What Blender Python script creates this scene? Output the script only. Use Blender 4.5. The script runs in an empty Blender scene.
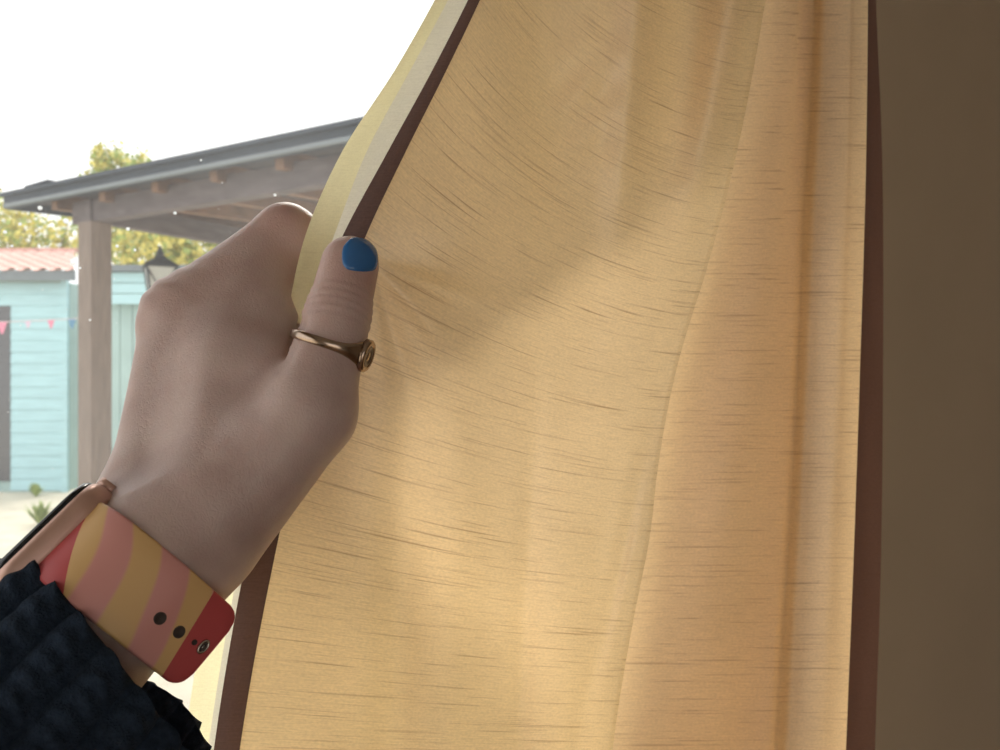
import bpy, bmesh, math, random
import numpy as np
from mathutils import Vector, Matrix

random.seed(7)
RNG = np.random.default_rng(11)
scene = bpy.context.scene
COL = scene.collection

# ------------------------------------------------------------------ camera
F = 830.0                       # focal length in pixels of the 1000x750 frame
CAMZ = 1.5
cam_d = bpy.data.cameras.new('camera')
cam_d.sensor_width = 36.0
cam_d.lens = 36.0 * F / 1000.0
cam_d.clip_start = 0.005
cam_d.clip_end = 300
cam_d.dof.use_dof = True
cam_d.dof.focus_distance = 0.245
cam_d.dof.aperture_fstop = 26.0
cam = bpy.data.objects.new('camera', cam_d)
cam.location = (0, 0, CAMZ)
cam.rotation_euler = (math.pi / 2, 0, 0)
COL.objects.link(cam)
scene.camera = cam

# the window wall stands at an angle to the view: the whole room is turned about the right edge of its window
PIV = Vector((0.288, 0.64, 0.0))                # right edge of the opening in the room's own axes
ROOM = Matrix.Translation((0.314, 0.708, 0.0)) @ Matrix.Rotation(math.radians(30), 4, 'Z') @ Matrix.Translation(-PIV)

# ------------------------------------------------------------------ world, lights, exposure
world = bpy.data.worlds.new('overcast_sky')
scene.world = world
world.use_nodes = True
bgn = world.node_tree.nodes['Background']
bgn.inputs['Color'].default_value = (1.0, 1.0, 1.0, 1)
bgn.inputs['Strength'].default_value = 1.5

sun_d = bpy.data.lights.new('veiled_sun', 'SUN')
sun_d.energy = 4.0
sun_d.angle = math.radians(30)
sun_d.color = (1.0, 0.93, 0.82)
sun = bpy.data.objects.new('veiled_sun', sun_d)
COL.objects.link(sun)
sun.rotation_euler = Vector((-0.01, -0.745, -0.667)).to_track_quat('-Z', 'Y').to_euler()

fill_l = bpy.data.lights.new('room_fill', 'AREA')  # added fill light behind the camera, brightens the room side
fill_l.shape = 'RECTANGLE'
fill_l.size = 2.2
fill_l.size_y = 1.95
fill_l.energy = 2.0
fill_l.color = (0.93, 0.95, 1.0)
fill_lo = bpy.data.objects.new('room_fill', fill_l)
fill_lo.matrix_world = ROOM @ Matrix.Translation((-0.9, -2.92, 1.05)) @ Matrix.Rotation(math.pi / 2, 4, 'X')
COL.objects.link(fill_lo)

vs = scene.view_settings
vs.view_transform = 'Standard'
vs.look = 'None'
vs.gamma = 1.0
vs.use_curve_mapping = False
vs.exposure = 0.0


XF = None                       # set to ROOM while the room shell is built


# ------------------------------------------------------------------ helpers
def P(px, py, d):
    """pixel of the photograph + distance in metres along the view axis -> world point"""
    return np.array([(px - 500.0) / F * d, d, CAMZ - (py - 375.0) / F * d])


def srgb(r, g, b):
    def c(v):
        v /= 255.0
        return v / 12.92 if v <= 0.04045 else ((v + 0.055) / 1.055) ** 2.4
    return (c(r), c(g), c(b), 1.0)


def tag(o, label=None, cat=None, group=None, kind=None):
    if label: o['label'] = label
    if cat: o['category'] = cat
    if group: o['group'] = group
    if kind: o['kind'] = kind
    return o


def empty(name, loc=(0, 0, 0)):
    o = bpy.data.objects.new(name, None)
    o.empty_display_size = 0.02
    o.location = XF @ Vector(loc) if XF is not None else loc
    COL.objects.link(o)
    return o


def link_mesh(name, me, mat=None, parent=None, smooth=False):
    if XF is not None:
        me.transform(XF)
    o = bpy.data.objects.new(name, me)
    COL.objects.link(o)
    if mat and len(me.materials) == 0:
        me.materials.append(mat)
    if smooth:
        me.polygons.foreach_set('use_smooth', [True] * len(me.polygons))
    if parent:
        o.parent = parent
        o.matrix_parent_inverse = Matrix.Translation(-Vector(parent.location))
    return o


def from_bm(name, bm, mat=None, parent=None, smooth=False):
    bmesh.ops.recalc_face_normals(bm, faces=bm.faces)
    me = bpy.data.meshes.new(name)
    bm.to_mesh(me)
    bm.free()
    return link_mesh(name, me, mat, parent, smooth)


def from_py(name, verts, faces, mat=None, parent=None, smooth=False):
    me = bpy.data.meshes.new(name)
    me.from_pydata([tuple(v) for v in verts], [], [tuple(int(i) for i in f) for f in faces])
    me.update()
    return link_mesh(name, me, mat, parent, smooth)


def bm_box(bm, center, size, axes=None, bevel=0.0):
    """box with optional local axes (3 unit vectors) and bevel"""
    c = Vector(center)
    ax = [Vector(a) for a in axes] if axes is not None else [Vector((1, 0, 0)), Vector((0, 1, 0)), Vector((0, 0, 1))]
    m = Matrix((ax[0] * size[0], ax[1] * size[1], ax[2] * size[2])).transposed().to_4x4()
    m.translation = c
    r = bmesh.ops.create_cube(bm, size=1.0, matrix=m)
    if bevel > 0:
        es = list({e for v in r['verts'] for e in v.link_edges})
        bmesh.ops.bevel(bm, geom=es, offset=bevel, segments=2, affect='EDGES', profile=0.7)


def box(name, center, size, mat, parent=None, axes=None, bevel=0.0):
    bm = bmesh.new()
    bm_box(bm, center, size, axes, bevel)
    return from_bm(name, bm, mat, parent)


def box2(name, lo, hi, mat, parent=None, bevel=0.0):
    c = [(a + b) / 2 for a, b in zip(lo, hi)]
    s = [abs(b - a) for a, b in zip(lo, hi)]
    return box(name, c, s, mat, parent, None, bevel)


def unit(v):
    v = np.asarray(v, float)
    return v / np.linalg.norm(v)


def tube_verts(path, radius, n=12):
    path = [np.asarray(p, float) for p in path]
    rad = radius if hasattr(radius, '__len__') else [radius] * len(path)
    vs_, fs = [], []
    up = np.array([0.13, 0.21, 0.97])
    for i, p in enumerate(path):
        t = unit(path[min(i + 1, len(path) - 1)] - path[max(i - 1, 0)])
        if i == 0:
            a = unit(np.cross(t, up))
        else:
            a = unit(a - t * np.dot(a, t))
        b = np.cross(t, a)
        for k in range(n):
            an = 2 * math.pi * k / n
            vs_.append(p + rad[i] * (math.cos(an) * a + math.sin(an) * b))
    for i in range(len(path) - 1):
        for k in range(n):
            k2 = (k + 1) % n
            fs.append((i * n + k, i * n + k2, (i + 1) * n + k2, (i + 1) * n + k))
    fs.append(tuple(range(n))[::-1])
    fs.append(tuple((len(path) - 1) * n + k for k in range(n)))
    return vs_, fs


def tube(name, path, radius, mat, parent=None, n=12):
    v, f = tube_verts(path, radius, n)
    return from_py(name, v, f, mat, parent, True)


# ------------------------------------------------------------------ materials
def new_mat(name):
    m = bpy.data.materials.new(name)
    m.use_nodes = True
    nt = m.node_tree
    for n in list(nt.nodes):
        nt.nodes.remove(n)
    out = nt.nodes.new('ShaderNodeOutputMaterial')
    return m, nt, out


def N(nt, t, **kw):
    n = nt.nodes.new(t)
    for k, v in kw.items():
        if k.startswith('i_'):
            key = k[2:]
            key = int(key) if key.isdigit() else key.replace('_', ' ')
            n.inputs[key].default_value = v
        else:
            setattr(n, k, v)
    return n


def ramp(nt, stops, interp='LINEAR'):
    r = nt.nodes.new('ShaderNodeValToRGB')
    r.color_ramp.interpolation = interp
    els = r.color_ramp.elements
    while len(els) < len(stops):
        els.new(0.5)
    for e, (p, c) in zip(els, stops):
        e.position = p
        e.color = c if len(c) == 4 else (*c, 1)
    return r


def plain(name, col, rough=0.6, metal=0.0, noise=0.12, scale=40, bump=0.0, bscale=200, spec=0.5, stretch=(1, 1, 1)):
    """principled material with a procedural tone variation and bump"""
    m, nt, out = new_mat(name)
    p = N(nt, 'ShaderNodeBsdfPrincipled', i_Roughness=rough, i_Metallic=metal)
    p.inputs['Specular IOR Level'].default_value = spec
    tc = N(nt, 'ShaderNodeTexCoord')
    mp = N(nt, 'ShaderNodeMapping')
    mp.inputs['Scale'].default_value = stretch
    nt.links.new(tc.outputs['Object'], mp.inputs['Vector'])
    nz = N(nt, 'ShaderNodeTexNoise', i_Scale=scale, i_Detail=5.0)
    nt.links.new(mp.outputs[0], nz.inputs['Vector'])
    c = col[:3]
    r = ramp(nt, [(0.25, [v * (1 - noise) for v in c]), (0.75, [min(1, v * (1 + noise)) for v in c])])
    nt.links.new(nz.outputs['Fac'], r.inputs[0])
    nt.links.new(r.outputs[0], p.inputs['Base Color'])
    if bump > 0:
        n2 = N(nt, 'ShaderNodeTexNoise', i_Scale=bscale, i_Detail=4.0)
        nt.links.new(mp.outputs[0], n2.inputs['Vector'])
        b = N(nt, 'ShaderNodeBump', i_Strength=bump, i_Distance=0.002)
        nt.links.new(n2.outputs['Fac'], b.inputs['Height'])
        nt.links.new(b.outputs[0], p.inputs['Normal'])
    nt.links.new(p.outputs[0], out.inputs[0])
    return m


def fabric_mat(name, refl, trans, mixf, slub=0.0, slub_col=(0.2, 0.12, 0.05), weave=0.10, sheen=0.0):
    """woven cloth: diffuse + translucent, weft slubs drawn along the UV u direction (UV in metres)"""
    m, nt, out = new_mat(name)
    uv = N(nt, 'ShaderNodeUVMap')
    L = nt.links.new

    def stretched(sx, sy, scale, detail=2.0, dist=0.0):
        mp = N(nt, 'ShaderNodeMapping')
        mp.inputs['Scale'].default_value = (sx, sy, 1)
        L(uv.outputs[0], mp.inputs['Vector'])
        nz = N(nt, 'ShaderNodeTexNoise', i_Scale=scale, i_Detail=detail, i_Distortion=dist)
        L(mp.outputs[0], nz.inputs['Vector'])
        return nz
    wa = stretched(900, 1500, 1.0, 1.0)
    wb = stretched(160, 2600, 1.0, 1.0)
    sl1 = stretched(26, 1500, 1.0, 1.5, 0.2)
    sl2 = stretched(15, 800, 1.0, 1.0, 0.15)
    big = stretched(25, 25, 1.0, 3.0)
    add = N(nt, 'ShaderNodeMath', operation='ADD')
    L(wa.outputs['Fac'], add.inputs[0]); L(wb.outputs['Fac'], add.inputs[1])
    wr = N(nt, 'ShaderNodeMapRange', i_From_Min=0.7, i_From_Max=1.3, i_To_Min=1 - weave, i_To_Max=1 + weave)
    L(add.outputs[0], wr.inputs['Value'])
    br = N(nt, 'ShaderNodeMapRange', i_From_Min=0.3, i_From_Max=0.7, i_To_Min=0.95, i_To_Max=1.05)
    L(big.outputs['Fac'], br.inputs['Value'])
    tone = N(nt, 'ShaderNodeMath', operation='MULTIPLY')
    L(wr.outputs[0], tone.inputs[0]); L(br.outputs[0], tone.inputs[1])
    s1 = N(nt, 'ShaderNodeMapRange', i_From_Min=0.605, i_From_Max=0.75)
    L(sl1.outputs['Fac'], s1.inputs['Value'])
    s2 = N(nt, 'ShaderNodeMapRange', i_From_Min=0.665, i_From_Max=0.80)
    L(sl2.outputs['Fac'], s2.inputs['Value'])
    mx = N(nt, 'ShaderNodeMath', operation='MAXIMUM')
    L(s1.outputs[0], mx.inputs[0]); L(s2.outputs[0], mx.inputs[1])
    sf = N(nt, 'ShaderNodeMath', operation='MULTIPLY', i_1=slub)
    L(mx.outputs[0], sf.inputs[0])

    def coloured(col):
        v = N(nt, 'ShaderNodeVectorMath', operation='SCALE')
        v.inputs[0].default_value = col[:3]
        L(tone.outputs[0], v.inputs['Scale'])
        mixc = N(nt, 'ShaderNodeMix', data_type='RGBA')
        L(sf.outputs[0], mixc.inputs['Factor'])
        L(v.outputs[0], mixc.inputs['A'])
        mixc.inputs['B'].default_value = (*[a * b for a, b in zip(slub_col, (1, 1, 1))], 1)
        return mixc.outputs['Result']
    d = N(nt, 'ShaderNodeBsdfDiffuse')
    t = N(nt, 'ShaderNodeBsdfTranslucent')
    L(coloured(refl), d.inputs['Color'])
    L(coloured(trans), t.inputs['Color'])
    hs = N(nt, 'ShaderNodeMath', operation='ADD')
    L(add.outputs[0], hs.inputs[0]); L(mx.outputs[0], hs.inputs[1])
    b = N(nt, 'ShaderNodeBump', i_Strength=0.25, i_Distance=0.0004)
    L(hs.outputs[0], b.inputs['Height'])
    L(b.outputs[0], d.inputs['Normal']); L(b.outputs[0], t.inputs['Normal'])
    ms = N(nt, 'ShaderNodeMixShader', i_Fac=mixf)
    L(d.outputs[0], ms.inputs[1]); L(t.outputs[0], ms.inputs[2])
    gl = N(nt, 'ShaderNodeBsdfGlossy', i_Roughness=0.42)
    gl.inputs['Color'].default_value = (1.0, 0.93, 0.85, 1)
    L(b.outputs[0], gl.inputs['Normal'])
    m2 = N(nt, 'ShaderNodeMixShader', i_Fac=sheen)
    L(ms.outputs[0], m2.inputs[1]); L(gl.outputs[0], m2.inputs[2])
    L(m2.outputs[0], out.inputs[0])
    return m


M = {}
M['face'] = fabric_mat('gold_slub_fabric', (0.76, 0.645, 0.525), (0.95, 0.685, 0.37), 0.45, slub=0.55, slub_col=(0.30, 0.135, 0.05), sheen=0.08)
M['lining'] = fabric_mat('cream_lining', (0.62, 0.60, 0.37), (0.91, 0.89, 0.74), 0.86, slub=0.12, slub_col=(0.45, 0.42, 0.28), weave=0.05)
M['hem'] = fabric_mat('pale_hem', (0.92, 0.91, 0.84), (0.9, 0.88, 0.78), 0.35, slub=0.08, slub_col=(0.45, 0.42, 0.28), weave=0.05)
M['edge_shade'] = fabric_mat('shaded_edge_cloth', (0.115, 0.085, 0.088), (0.20, 0.09, 0.05), 0.22, slub=0.15, slub_col=(0.1, 0.06, 0.04), weave=0.08)  # dark cloth colour stands in for shade on the thick edge hems

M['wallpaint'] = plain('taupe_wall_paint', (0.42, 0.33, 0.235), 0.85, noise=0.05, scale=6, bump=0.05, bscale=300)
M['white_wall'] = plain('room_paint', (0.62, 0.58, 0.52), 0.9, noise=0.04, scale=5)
M['floor'] = plain('oak_floor', (0.30, 0.19, 0.11), 0.5, noise=0.25, scale=6, stretch=(1, 8, 1))
M['ceil'] = plain('ceiling_paint', (0.75, 0.74, 0.71), 0.9, noise=0.03, scale=4)
M['frame'] = plain('white_frame', (0.78, 0.78, 0.76), 0.35, noise=0.03, scale=10)
M['steel'] = plain('brushed_steel', (0.5, 0.5, 0.5), 0.3, metal=1.0, noise=0.05)


def glass_mat():
    m, nt, out = new_mat('dusty_pane')
    t = N(nt, 'ShaderNodeBsdfTransparent')
    t.inputs['Color'].default_value = (0.97, 0.985, 0.98, 1)
    tl = N(nt, 'ShaderNodeBsdfTranslucent')
    tl.inputs['Color'].default_value = (0.92, 0.95, 1.0, 1)
    tc = N(nt, 'ShaderNodeTexCoord')
    nz = N(nt, 'ShaderNodeTexNoise', i_Scale=9.0, i_Detail=6.0)
    nt.links.new(tc.outputs['Object'], nz.inputs['Vector'])
    r = N(nt, 'ShaderNodeMapRange', i_From_Min=0.3, i_From_Max=0.7, i_To_Min=0.045, i_To_Max=0.075)
    nt.links.new(nz.outputs['Fac'], r.inputs['Value'])
    ms = N(nt, 'ShaderNodeMixShader')
    nt.links.new(r.outputs[0], ms.inputs[0])
    nt.links.new(t.outputs[0], ms.inputs[1])
    nt.links.new(tl.outputs[0], ms.inputs[2])
    nt.links.new(ms.outputs[0], out.inputs[0])
    return m


M['glass'] = glass_mat()


def skin_mat():
    m, nt, out = new_mat('skin')
    L = nt.links.new
    p = N(nt, 'ShaderNodeBsdfPrincipled', i_Roughness=0.42)
    p.inputs['Specular IOR Level'].default_value = 0.42
    p.inputs['Subsurface Weight'].default_value = 0.25
    p.inputs['Subsurface Radius'].default_value = (1.0, 0.36, 0.22)
    p.inputs['Subsurface Scale'].default_value = 0.0035
    tc = N(nt, 'ShaderNodeTexCoord')
    nz = N(nt, 'ShaderNodeTexNoise', i_Scale=70.0, i_Detail=5.0)
    L(tc.outputs['Object'], nz.inputs['Vector'])
    r = ramp(nt, [(0.28, (0.44, 0.31, 0.278)), (0.52, (0.515, 0.38, 0.348)), (0.75, (0.56, 0.43, 0.39))])
    L(nz.outputs['Fac'], r.inputs[0])
    at = N(nt, 'ShaderNodeAttribute', attribute_name='flush')
    mixc = N(nt, 'ShaderNodeMix', data_type='RGBA')
    L(at.outputs['Fac'], mixc.inputs['Factor'])
    L(r.outputs[0], mixc.inputs['A'])
    mixc.inputs['B'].default_value = (0.50, 0.26, 0.225, 1)
    L(mixc.outputs['Result'], p.inputs['Base Color'])
    v = N(nt, 'ShaderNodeTexVoronoi', i_Scale=900.0, feature='DISTANCE_TO_EDGE')
    mp = N(nt, 'ShaderNodeMapping')
    mp.inputs['Scale'].default_value = (1, 1, 0.6)
    L(tc.outputs['Object'], mp.inputs['Vector'])
    nd = N(nt, 'ShaderNodeTexNoise', i_Scale=300.0, i_Detail=2.0)
    L(tc.outputs['Object'], nd.inputs['Vector'])
    mv = N(nt, 'ShaderNodeMix', data_type='VECTOR', i_Factor=0.004)
    L(mp.outputs[0], mv.inputs['A']); L(nd.outputs['Color'], mv.inputs['B'])
    L(mv.outputs['Result'], v.inputs['Vector'])
    mr = N(nt, 'ShaderNodeMapRange', i_From_Min=0.0, i_From_Max=0.25)
    L(v.outputs['Distance'], mr.inputs['Value'])
    n3 = N(nt, 'ShaderNodeTexNoise', i_Scale=160.0, i_Detail=6.0)
    L(tc.outputs['Object'], n3.inputs['Vector'])
    ad = N(nt, 'ShaderNodeMath', operation='ADD')
    L(mr.outputs[0], ad.inputs[0]); L(n3.outputs['Fac'], ad.inputs[1])
    b = N(nt, 'ShaderNodeBump', i_Strength=0.16, i_Distance=0.0005)
    L(ad.outputs[0], b.inputs['Height'])
    L(b.outputs[0], p.inputs['Normal'])
    L(p.outputs[0], out.inputs[0])
    return m


M['skin'] = skin_mat()
M['nail'] = plain('blue_nail_polish', (0.028, 0.135, 0.36), 0.12, noise=0.05, scale=200, spec=0.6)
M['knit'] = plain('navy_wool', (0.019, 0.030, 0.050), 0.95, noise=0.35, scale=500, bump=0.6, bscale=1600, spec=0.15)
M['ringgold'] = plain('dark_gold', (0.40, 0.30, 0.23), 0.22, metal=1.0, noise=0.1, scale=300)
M['ringdark'] = plain('engraved_face', (0.16, 0.13, 0.11), 0.35, metal=0.8, noise=0.2, scale=600)
M['rosegold'] = plain('rose_gold_aluminium', (0.60, 0.38, 0.31), 0.38, metal=0.55, noise=0.04, scale=200)
M['blackglass'] = plain('black_glass', (0.012, 0.013, 0.016), 0.06, noise=0.05)
M['darkhole'] = plain('dark_hole', (0.05, 0.035, 0.03), 0.7, noise=0.1)
M['pin'] = plain('steel_pin', (0.55, 0.5, 0.45), 0.25, metal=1.0, noise=0.05)

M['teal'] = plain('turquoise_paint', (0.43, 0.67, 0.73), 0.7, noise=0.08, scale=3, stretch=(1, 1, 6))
M['teal_d'] = plain('dark_teal_paint', (0.34, 0.48, 0.47), 0.7, noise=0.1, scale=3)  # darker, greyer teal for side walls, inner wall and door boards
M['tile'] = plain('clay_tile', (0.62, 0.36, 0.31), 0.8, noise=0.2, scale=6)
M['fascia_grey'] = plain('grey_fascia', (0.17, 0.20, 0.22), 0.6, noise=0.1, scale=5)
M['post'] = plain('weathered_post', (0.20, 0.155, 0.13), 0.8, noise=0.25, scale=14, stretch=(6, 6, 0.6), bump=0.3, bscale=40)
M['beam'] = plain('grey_timber', (0.12, 0.10, 0.105), 0.85, noise=0.3, scale=9, stretch=(1, 1, 3), bump=0.3, bscale=30)
M['rafter'] = plain('orange_pine', (0.20, 0.115, 0.07), 0.75, noise=0.25, scale=12)
M['felt'] = plain('roofing_felt', (0.03, 0.042, 0.062), 0.7, noise=0.15, scale=10)
M['under'] = plain('soffit_boards', (0.055, 0.05, 0.06), 0.8, noise=0.2, scale=8)
M['gravel'] = plain('pale_paving', (0.66, 0.60, 0.48), 0.9, noise=0.18, scale=3)
M['leaf_y'] = plain('yellow_green_leaves', (0.66, 0.58, 0.15), 0.6, noise=0.45, scale=2.5)
M['leaf_g'] = plain('green_leaves', (0.33, 0.42, 0.12), 0.6, noise=0.4, scale=2.5)
M['bark'] = plain('bark', (0.12, 0.09, 0.07), 0.9, noise=0.3, scale=10)
M['iron'] = plain('dark_iron', (0.05, 0.06, 0.075), 0.5, noise=0.1)
M['lampglass'] = plain('frosted_lamp_glass', (0.62, 0.66, 0.66), 0.25, noise=0.05)
M['pinkflag'] = plain('pink_flag', (0.75, 0.27, 0.40), 0.8, noise=0.08)
M['lilacflag'] = plain('lilac_flag', (0.66, 0.52, 0.66), 0.8, noise=0.08)
M['blueflag'] = plain('blue_flag', (0.12, 0.28, 0.45), 0.8, noise=0.08)
M['string'] = plain('pale_string', (0.6, 0.5, 0.52), 0.8, noise=0.05)
M['darkpane'] = plain('dark_window_pane', (0.10, 0.10, 0.11), 0.15, noise=0.1)
M['speck'] = fabric_mat('dried_water_marks', (0.85, 0.87, 0.9), (0.9, 0.93, 0.97), 0.8, weave=0.02)


# ================================================================== THE ROOM
XF = ROOM
WY0, WY1 = 0.64, 0.75              # window wall, inner and outer face
OX0, OX1, OZ0, OZ1 = -0.46, 0.288, 0.85, 1.84
RX0, RX1, RY0, RZ1 = -2.2, 1.7, -3.0, 2.5


def wall_with_hole(name, x0, x1, y0, y1, z0, z1, hx0, hx1, hz0, hz1, mat):
    bm = bmesh.new()
    for a, b, c, d in ((x0, hx0, z0, z1), (hx1, x1, z0, z1), (hx0, hx1, z0, hz0), (hx0, hx1, hz1, z1)):
        if b - a > 1e-4 and d - c > 1e-4:
            bm_box(bm, ((a + b) / 2, (y0 + y1) / 2, (c + d) / 2), (b - a, y1 - y0, d - c))
    return tag(from_bm(name, bm, mat), kind='structure')


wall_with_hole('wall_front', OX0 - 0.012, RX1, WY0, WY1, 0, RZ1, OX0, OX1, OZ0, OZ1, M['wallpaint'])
wall_with_hole('wall_back', RX0, RX1, RY0 - 0.1, RY0, 0, RZ1, -2.05, 0.25, 0.0, 2.1, M['white_wall'])
# the window is a bay: its side light turns 45 degrees towards the room
CORNER = Vector((OX0, WY0, 0.0))
BAY = ROOM @ Matrix.Translation(CORNER) @ Matrix.Rotation(math.radians(45), 4, 'Z')
BL = 1.25                                       # length of the bay's side
bay_end = Matrix.Rotation(math.radians(45), 4, 'Z') @ Vector((-BL, 0, 0)) + CORNER     # in room axes
tag(box2('wall_left', (RX0 - 0.1, RY0 - 0.1, 0), (RX0, bay_end.y + 0.1, RZ1), M['white_wall']), kind='structure')
tag(box2('wall_return', (RX0, bay_end.y, 0), (bay_end.x, bay_end.y + 0.1, RZ1), M['white_wall']), kind='structure')
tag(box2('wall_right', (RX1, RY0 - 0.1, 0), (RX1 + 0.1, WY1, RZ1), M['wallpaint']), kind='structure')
outl = [(RX1 + 0.1, WY1), (OX0 - 0.05, WY1), (bay_end.x - 0.08, bay_end.y + 0.1), (RX0 - 0.1, bay_end.y + 0.1), (RX0 - 0.1, RY0 - 0.1), (RX1 + 0.1, RY0 - 0.1)]


def slab(name, z0, z1, mat):
    n = len(outl)
    v = [(x, y, z0) for x, y in outl] + [(x, y, z1) for x, y in outl]
    f = [tuple(range(n))[::-1], tuple(range(n, 2 * n))] + [(i, (i + 1) % n, n + (i + 1) % n, n + i) for i in range(n)]
    bmx = bmesh.new()
    vv = [bmx.verts.new(p) for p in v]
    for q in f:
        bmx.faces.new([vv[k] for k in q])
    return tag(from_bm(name, bmx, mat), kind='structure')


slab('floor', -0.018, 0.0, M['floor'])
slab('ceiling', RZ1, RZ1 + 0.1, M['ceil'])
XF = BAY
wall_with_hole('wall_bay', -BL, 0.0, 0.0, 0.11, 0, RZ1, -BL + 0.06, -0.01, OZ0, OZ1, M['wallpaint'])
win2 = tag(empty('window_2', (-BL / 2, 0.05, OZ0)), kind='structure')
for lo, hi in (((-BL + 0.06, 0.03, OZ0), (-BL + 0.09, 0.07, OZ1)), ((-0.04, 0.03, OZ0), (-0.01, 0.07, OZ1)),
               ((-BL + 0.09, 0.03, OZ0), (-0.04, 0.07, OZ0 + 0.03)), ((-BL + 0.09, 0.03, OZ1 - 0.03), (-0.04, 0.07, OZ1))):
    box2('window_frame', lo, hi, M['frame'], win2, 0.003)
from_py('pane', [(-BL + 0.09, 0.05, OZ0 + 0.03), (-0.04, 0.05, OZ0 + 0.03), (-0.04, 0.05, OZ1 - 0.03), (-BL + 0.09, 0.05, OZ1 - 0.03)], [(0, 1, 2, 3)], M['glass'], win2)
XF = ROOM

# the window: frame, sill and one big dusty pane
win = tag(empty('window_1', ((OX0 + OX1) / 2, 0.695, OZ0)), 'large window pane with dusty glass behind the curtain', None, kind='structure')
bm = bmesh.new()
fw = 0.03
for lo, hi in (((OX0, 0.675, OZ0), (OX0 + fw, 0.715, OZ1)), ((OX1 - 0.02, 0.675, OZ0), (OX1, 0.715, OZ1)),
               ((OX0 + fw, 0.675, OZ0), (OX1 - 0.02, 0.715, OZ0 + fw)), ((OX0 + fw, 0.675, OZ1 - fw), (OX1 - 0.02, 0.715, OZ1))):
    bm_box(bm, [(a + b) / 2 for a, b in zip(lo, hi)], [b - a for a, b in zip(lo, hi)], None, 0.004)
from_bm('window_frame', bm, M['frame'], win)
from_py('pane', [(OX0 + fw, 0.695, OZ0 + fw), (OX1 - 0.02, 0.695, OZ0 + fw), (OX1 - 0.02, 0.695, OZ1 - fw), (OX0 + fw, 0.695, OZ1 - fw)],
        [(0, 1, 2, 3)], M['glass'], win)
box2('window_sill', (OX0 + 0.001, WY0 - 0.03, OZ0 - 0.03), (OX1 + 0.03, 0.675, OZ0 - 0.001), M['frame'], win, 0.004)
# dried droplets on the glass: small rings and specks
bm = bmesh.new()
spots = [(20, 224, 3), (40, 208, 4), (128, 229, 3.5), (80, 268, 2.2), (73, 262, 6), (66, 221, 5), (57, 218, 3), (5, 232, 3.2), (117, 246, 3),
         (201, 160, 2), (175, 213, 3), (275, 195, 3), (104, 148, 3), (135, 250, 2.5), (12, 246, 2.5), (90, 320, 2)]
for i in range(24):
    spots.append((RNG.uniform(0, 330), RNG.uniform(110, 470), RNG.uniform(0.6, 1.3)))
for (sx, sy, sr) in spots:
    # where the line of sight meets the pane (in the room's own axes)
    ci = ROOM.inverted() @ Vector((0, 0, CAMZ)); di = ROOM.inverted().to_3x3() @ (Vector(P(sx, sy, 1.0)) - Vector((0, 0, CAMZ)))
    c = ci + di * ((0.6935 - ci.y) / di.y)
    bmesh.ops.create_uvsphere(bm, u_segments=10, v_segments=6, radius=1.0,
                              matrix=Matrix.Translation(Vector(c)) @ Matrix.Diagonal((sr * 0.00032, 0.0004, sr * 0.00030, 1)))
tag(from_bm('dried_drops', bm, M['speck'], win, True), kind='stuff')

# added doorway behind the camera, an unseen opening round the fill light
dr = tag(empty('fill_doorway', (-0.9, RY0, 0)), kind='structure')
for lo, hi in (((-2.05, RY0 - 0.09, 0), (-1.98, RY0 + 0.02, 2.1)), ((0.18, RY0 - 0.09, 0), (0.25, RY0 + 0.02, 2.1)), ((-1.98, RY0 - 0.09, 2.03), (0.18, RY0 + 0.02, 2.1))):
    box2('added_door_frame', lo, hi, M['frame'], dr, 0.004)


XF = None


# ================================================================== THE CURTAIN
def ip(x, xs, ys):
    """smooth (monotone-ish cubic) interpolation through a table"""
    xs = np.asarray(xs, float); ys = np.asarray(ys, float)
    x = np.clip(np.asarray(x, float), xs[0], xs[-1])
    m = np.gradient(ys, xs)
    i = np.clip(np.searchsorted(xs, x) - 1, 0, len(xs) - 2)
    h = xs[i + 1] - xs[i]
    t = (x - xs[i]) / h
    return ((2 * t**3 - 3 * t**2 + 1) * ys[i] + (t**3 - 2 * t**2 + t) * h * m[i]
            + (-2 * t**3 + 3 * t**2) * ys[i + 1] + (t**3 - t**2) * h * m[i + 1])


def PV(px, py, d):
    return np.stack([(px - 500.0) / F * d, d, CAMZ - (py - 375.0) / F * d], -1)


def sheet(name, pts, uvs, mat, parent):
    """grid of points (rows, cols, 3) + uv (rows, cols, 2) -> one smooth cloth surface"""
    nr, nc = pts.shape[:2]
    idx = np.arange(nr * nc).reshape(nr, nc)
    quads = np.stack([idx[:-1, :-1], idx[:-1, 1:], idx[1:, 1:], idx[1:, :-1]], -1).reshape(-1, 4)
    me = bpy.data.meshes.new(name)
    me.vertices.add(nr * nc)
    me.vertices.foreach_set('co', pts.reshape(-1).astype(np.float32))
    me.loops.add(len(quads) * 4)
    me.loops.foreach_set('vertex_index', quads.reshape(-1).astype(np.int32))
    me.polygons.add(len(quads))
    me.polygons.foreach_set('loop_start', np.arange(0, len(quads) * 4, 4, dtype=np.int32))
    me.update(calc_edges=True)
    ul = me.uv_layers.new(name='UVMap')
    ul.data.foreach_set('uv', uvs.reshape(-1, 2)[quads.reshape(-1)].reshape(-1).astype(np.float32))
    return link_mesh(name, me, mat, parent, True)


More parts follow.
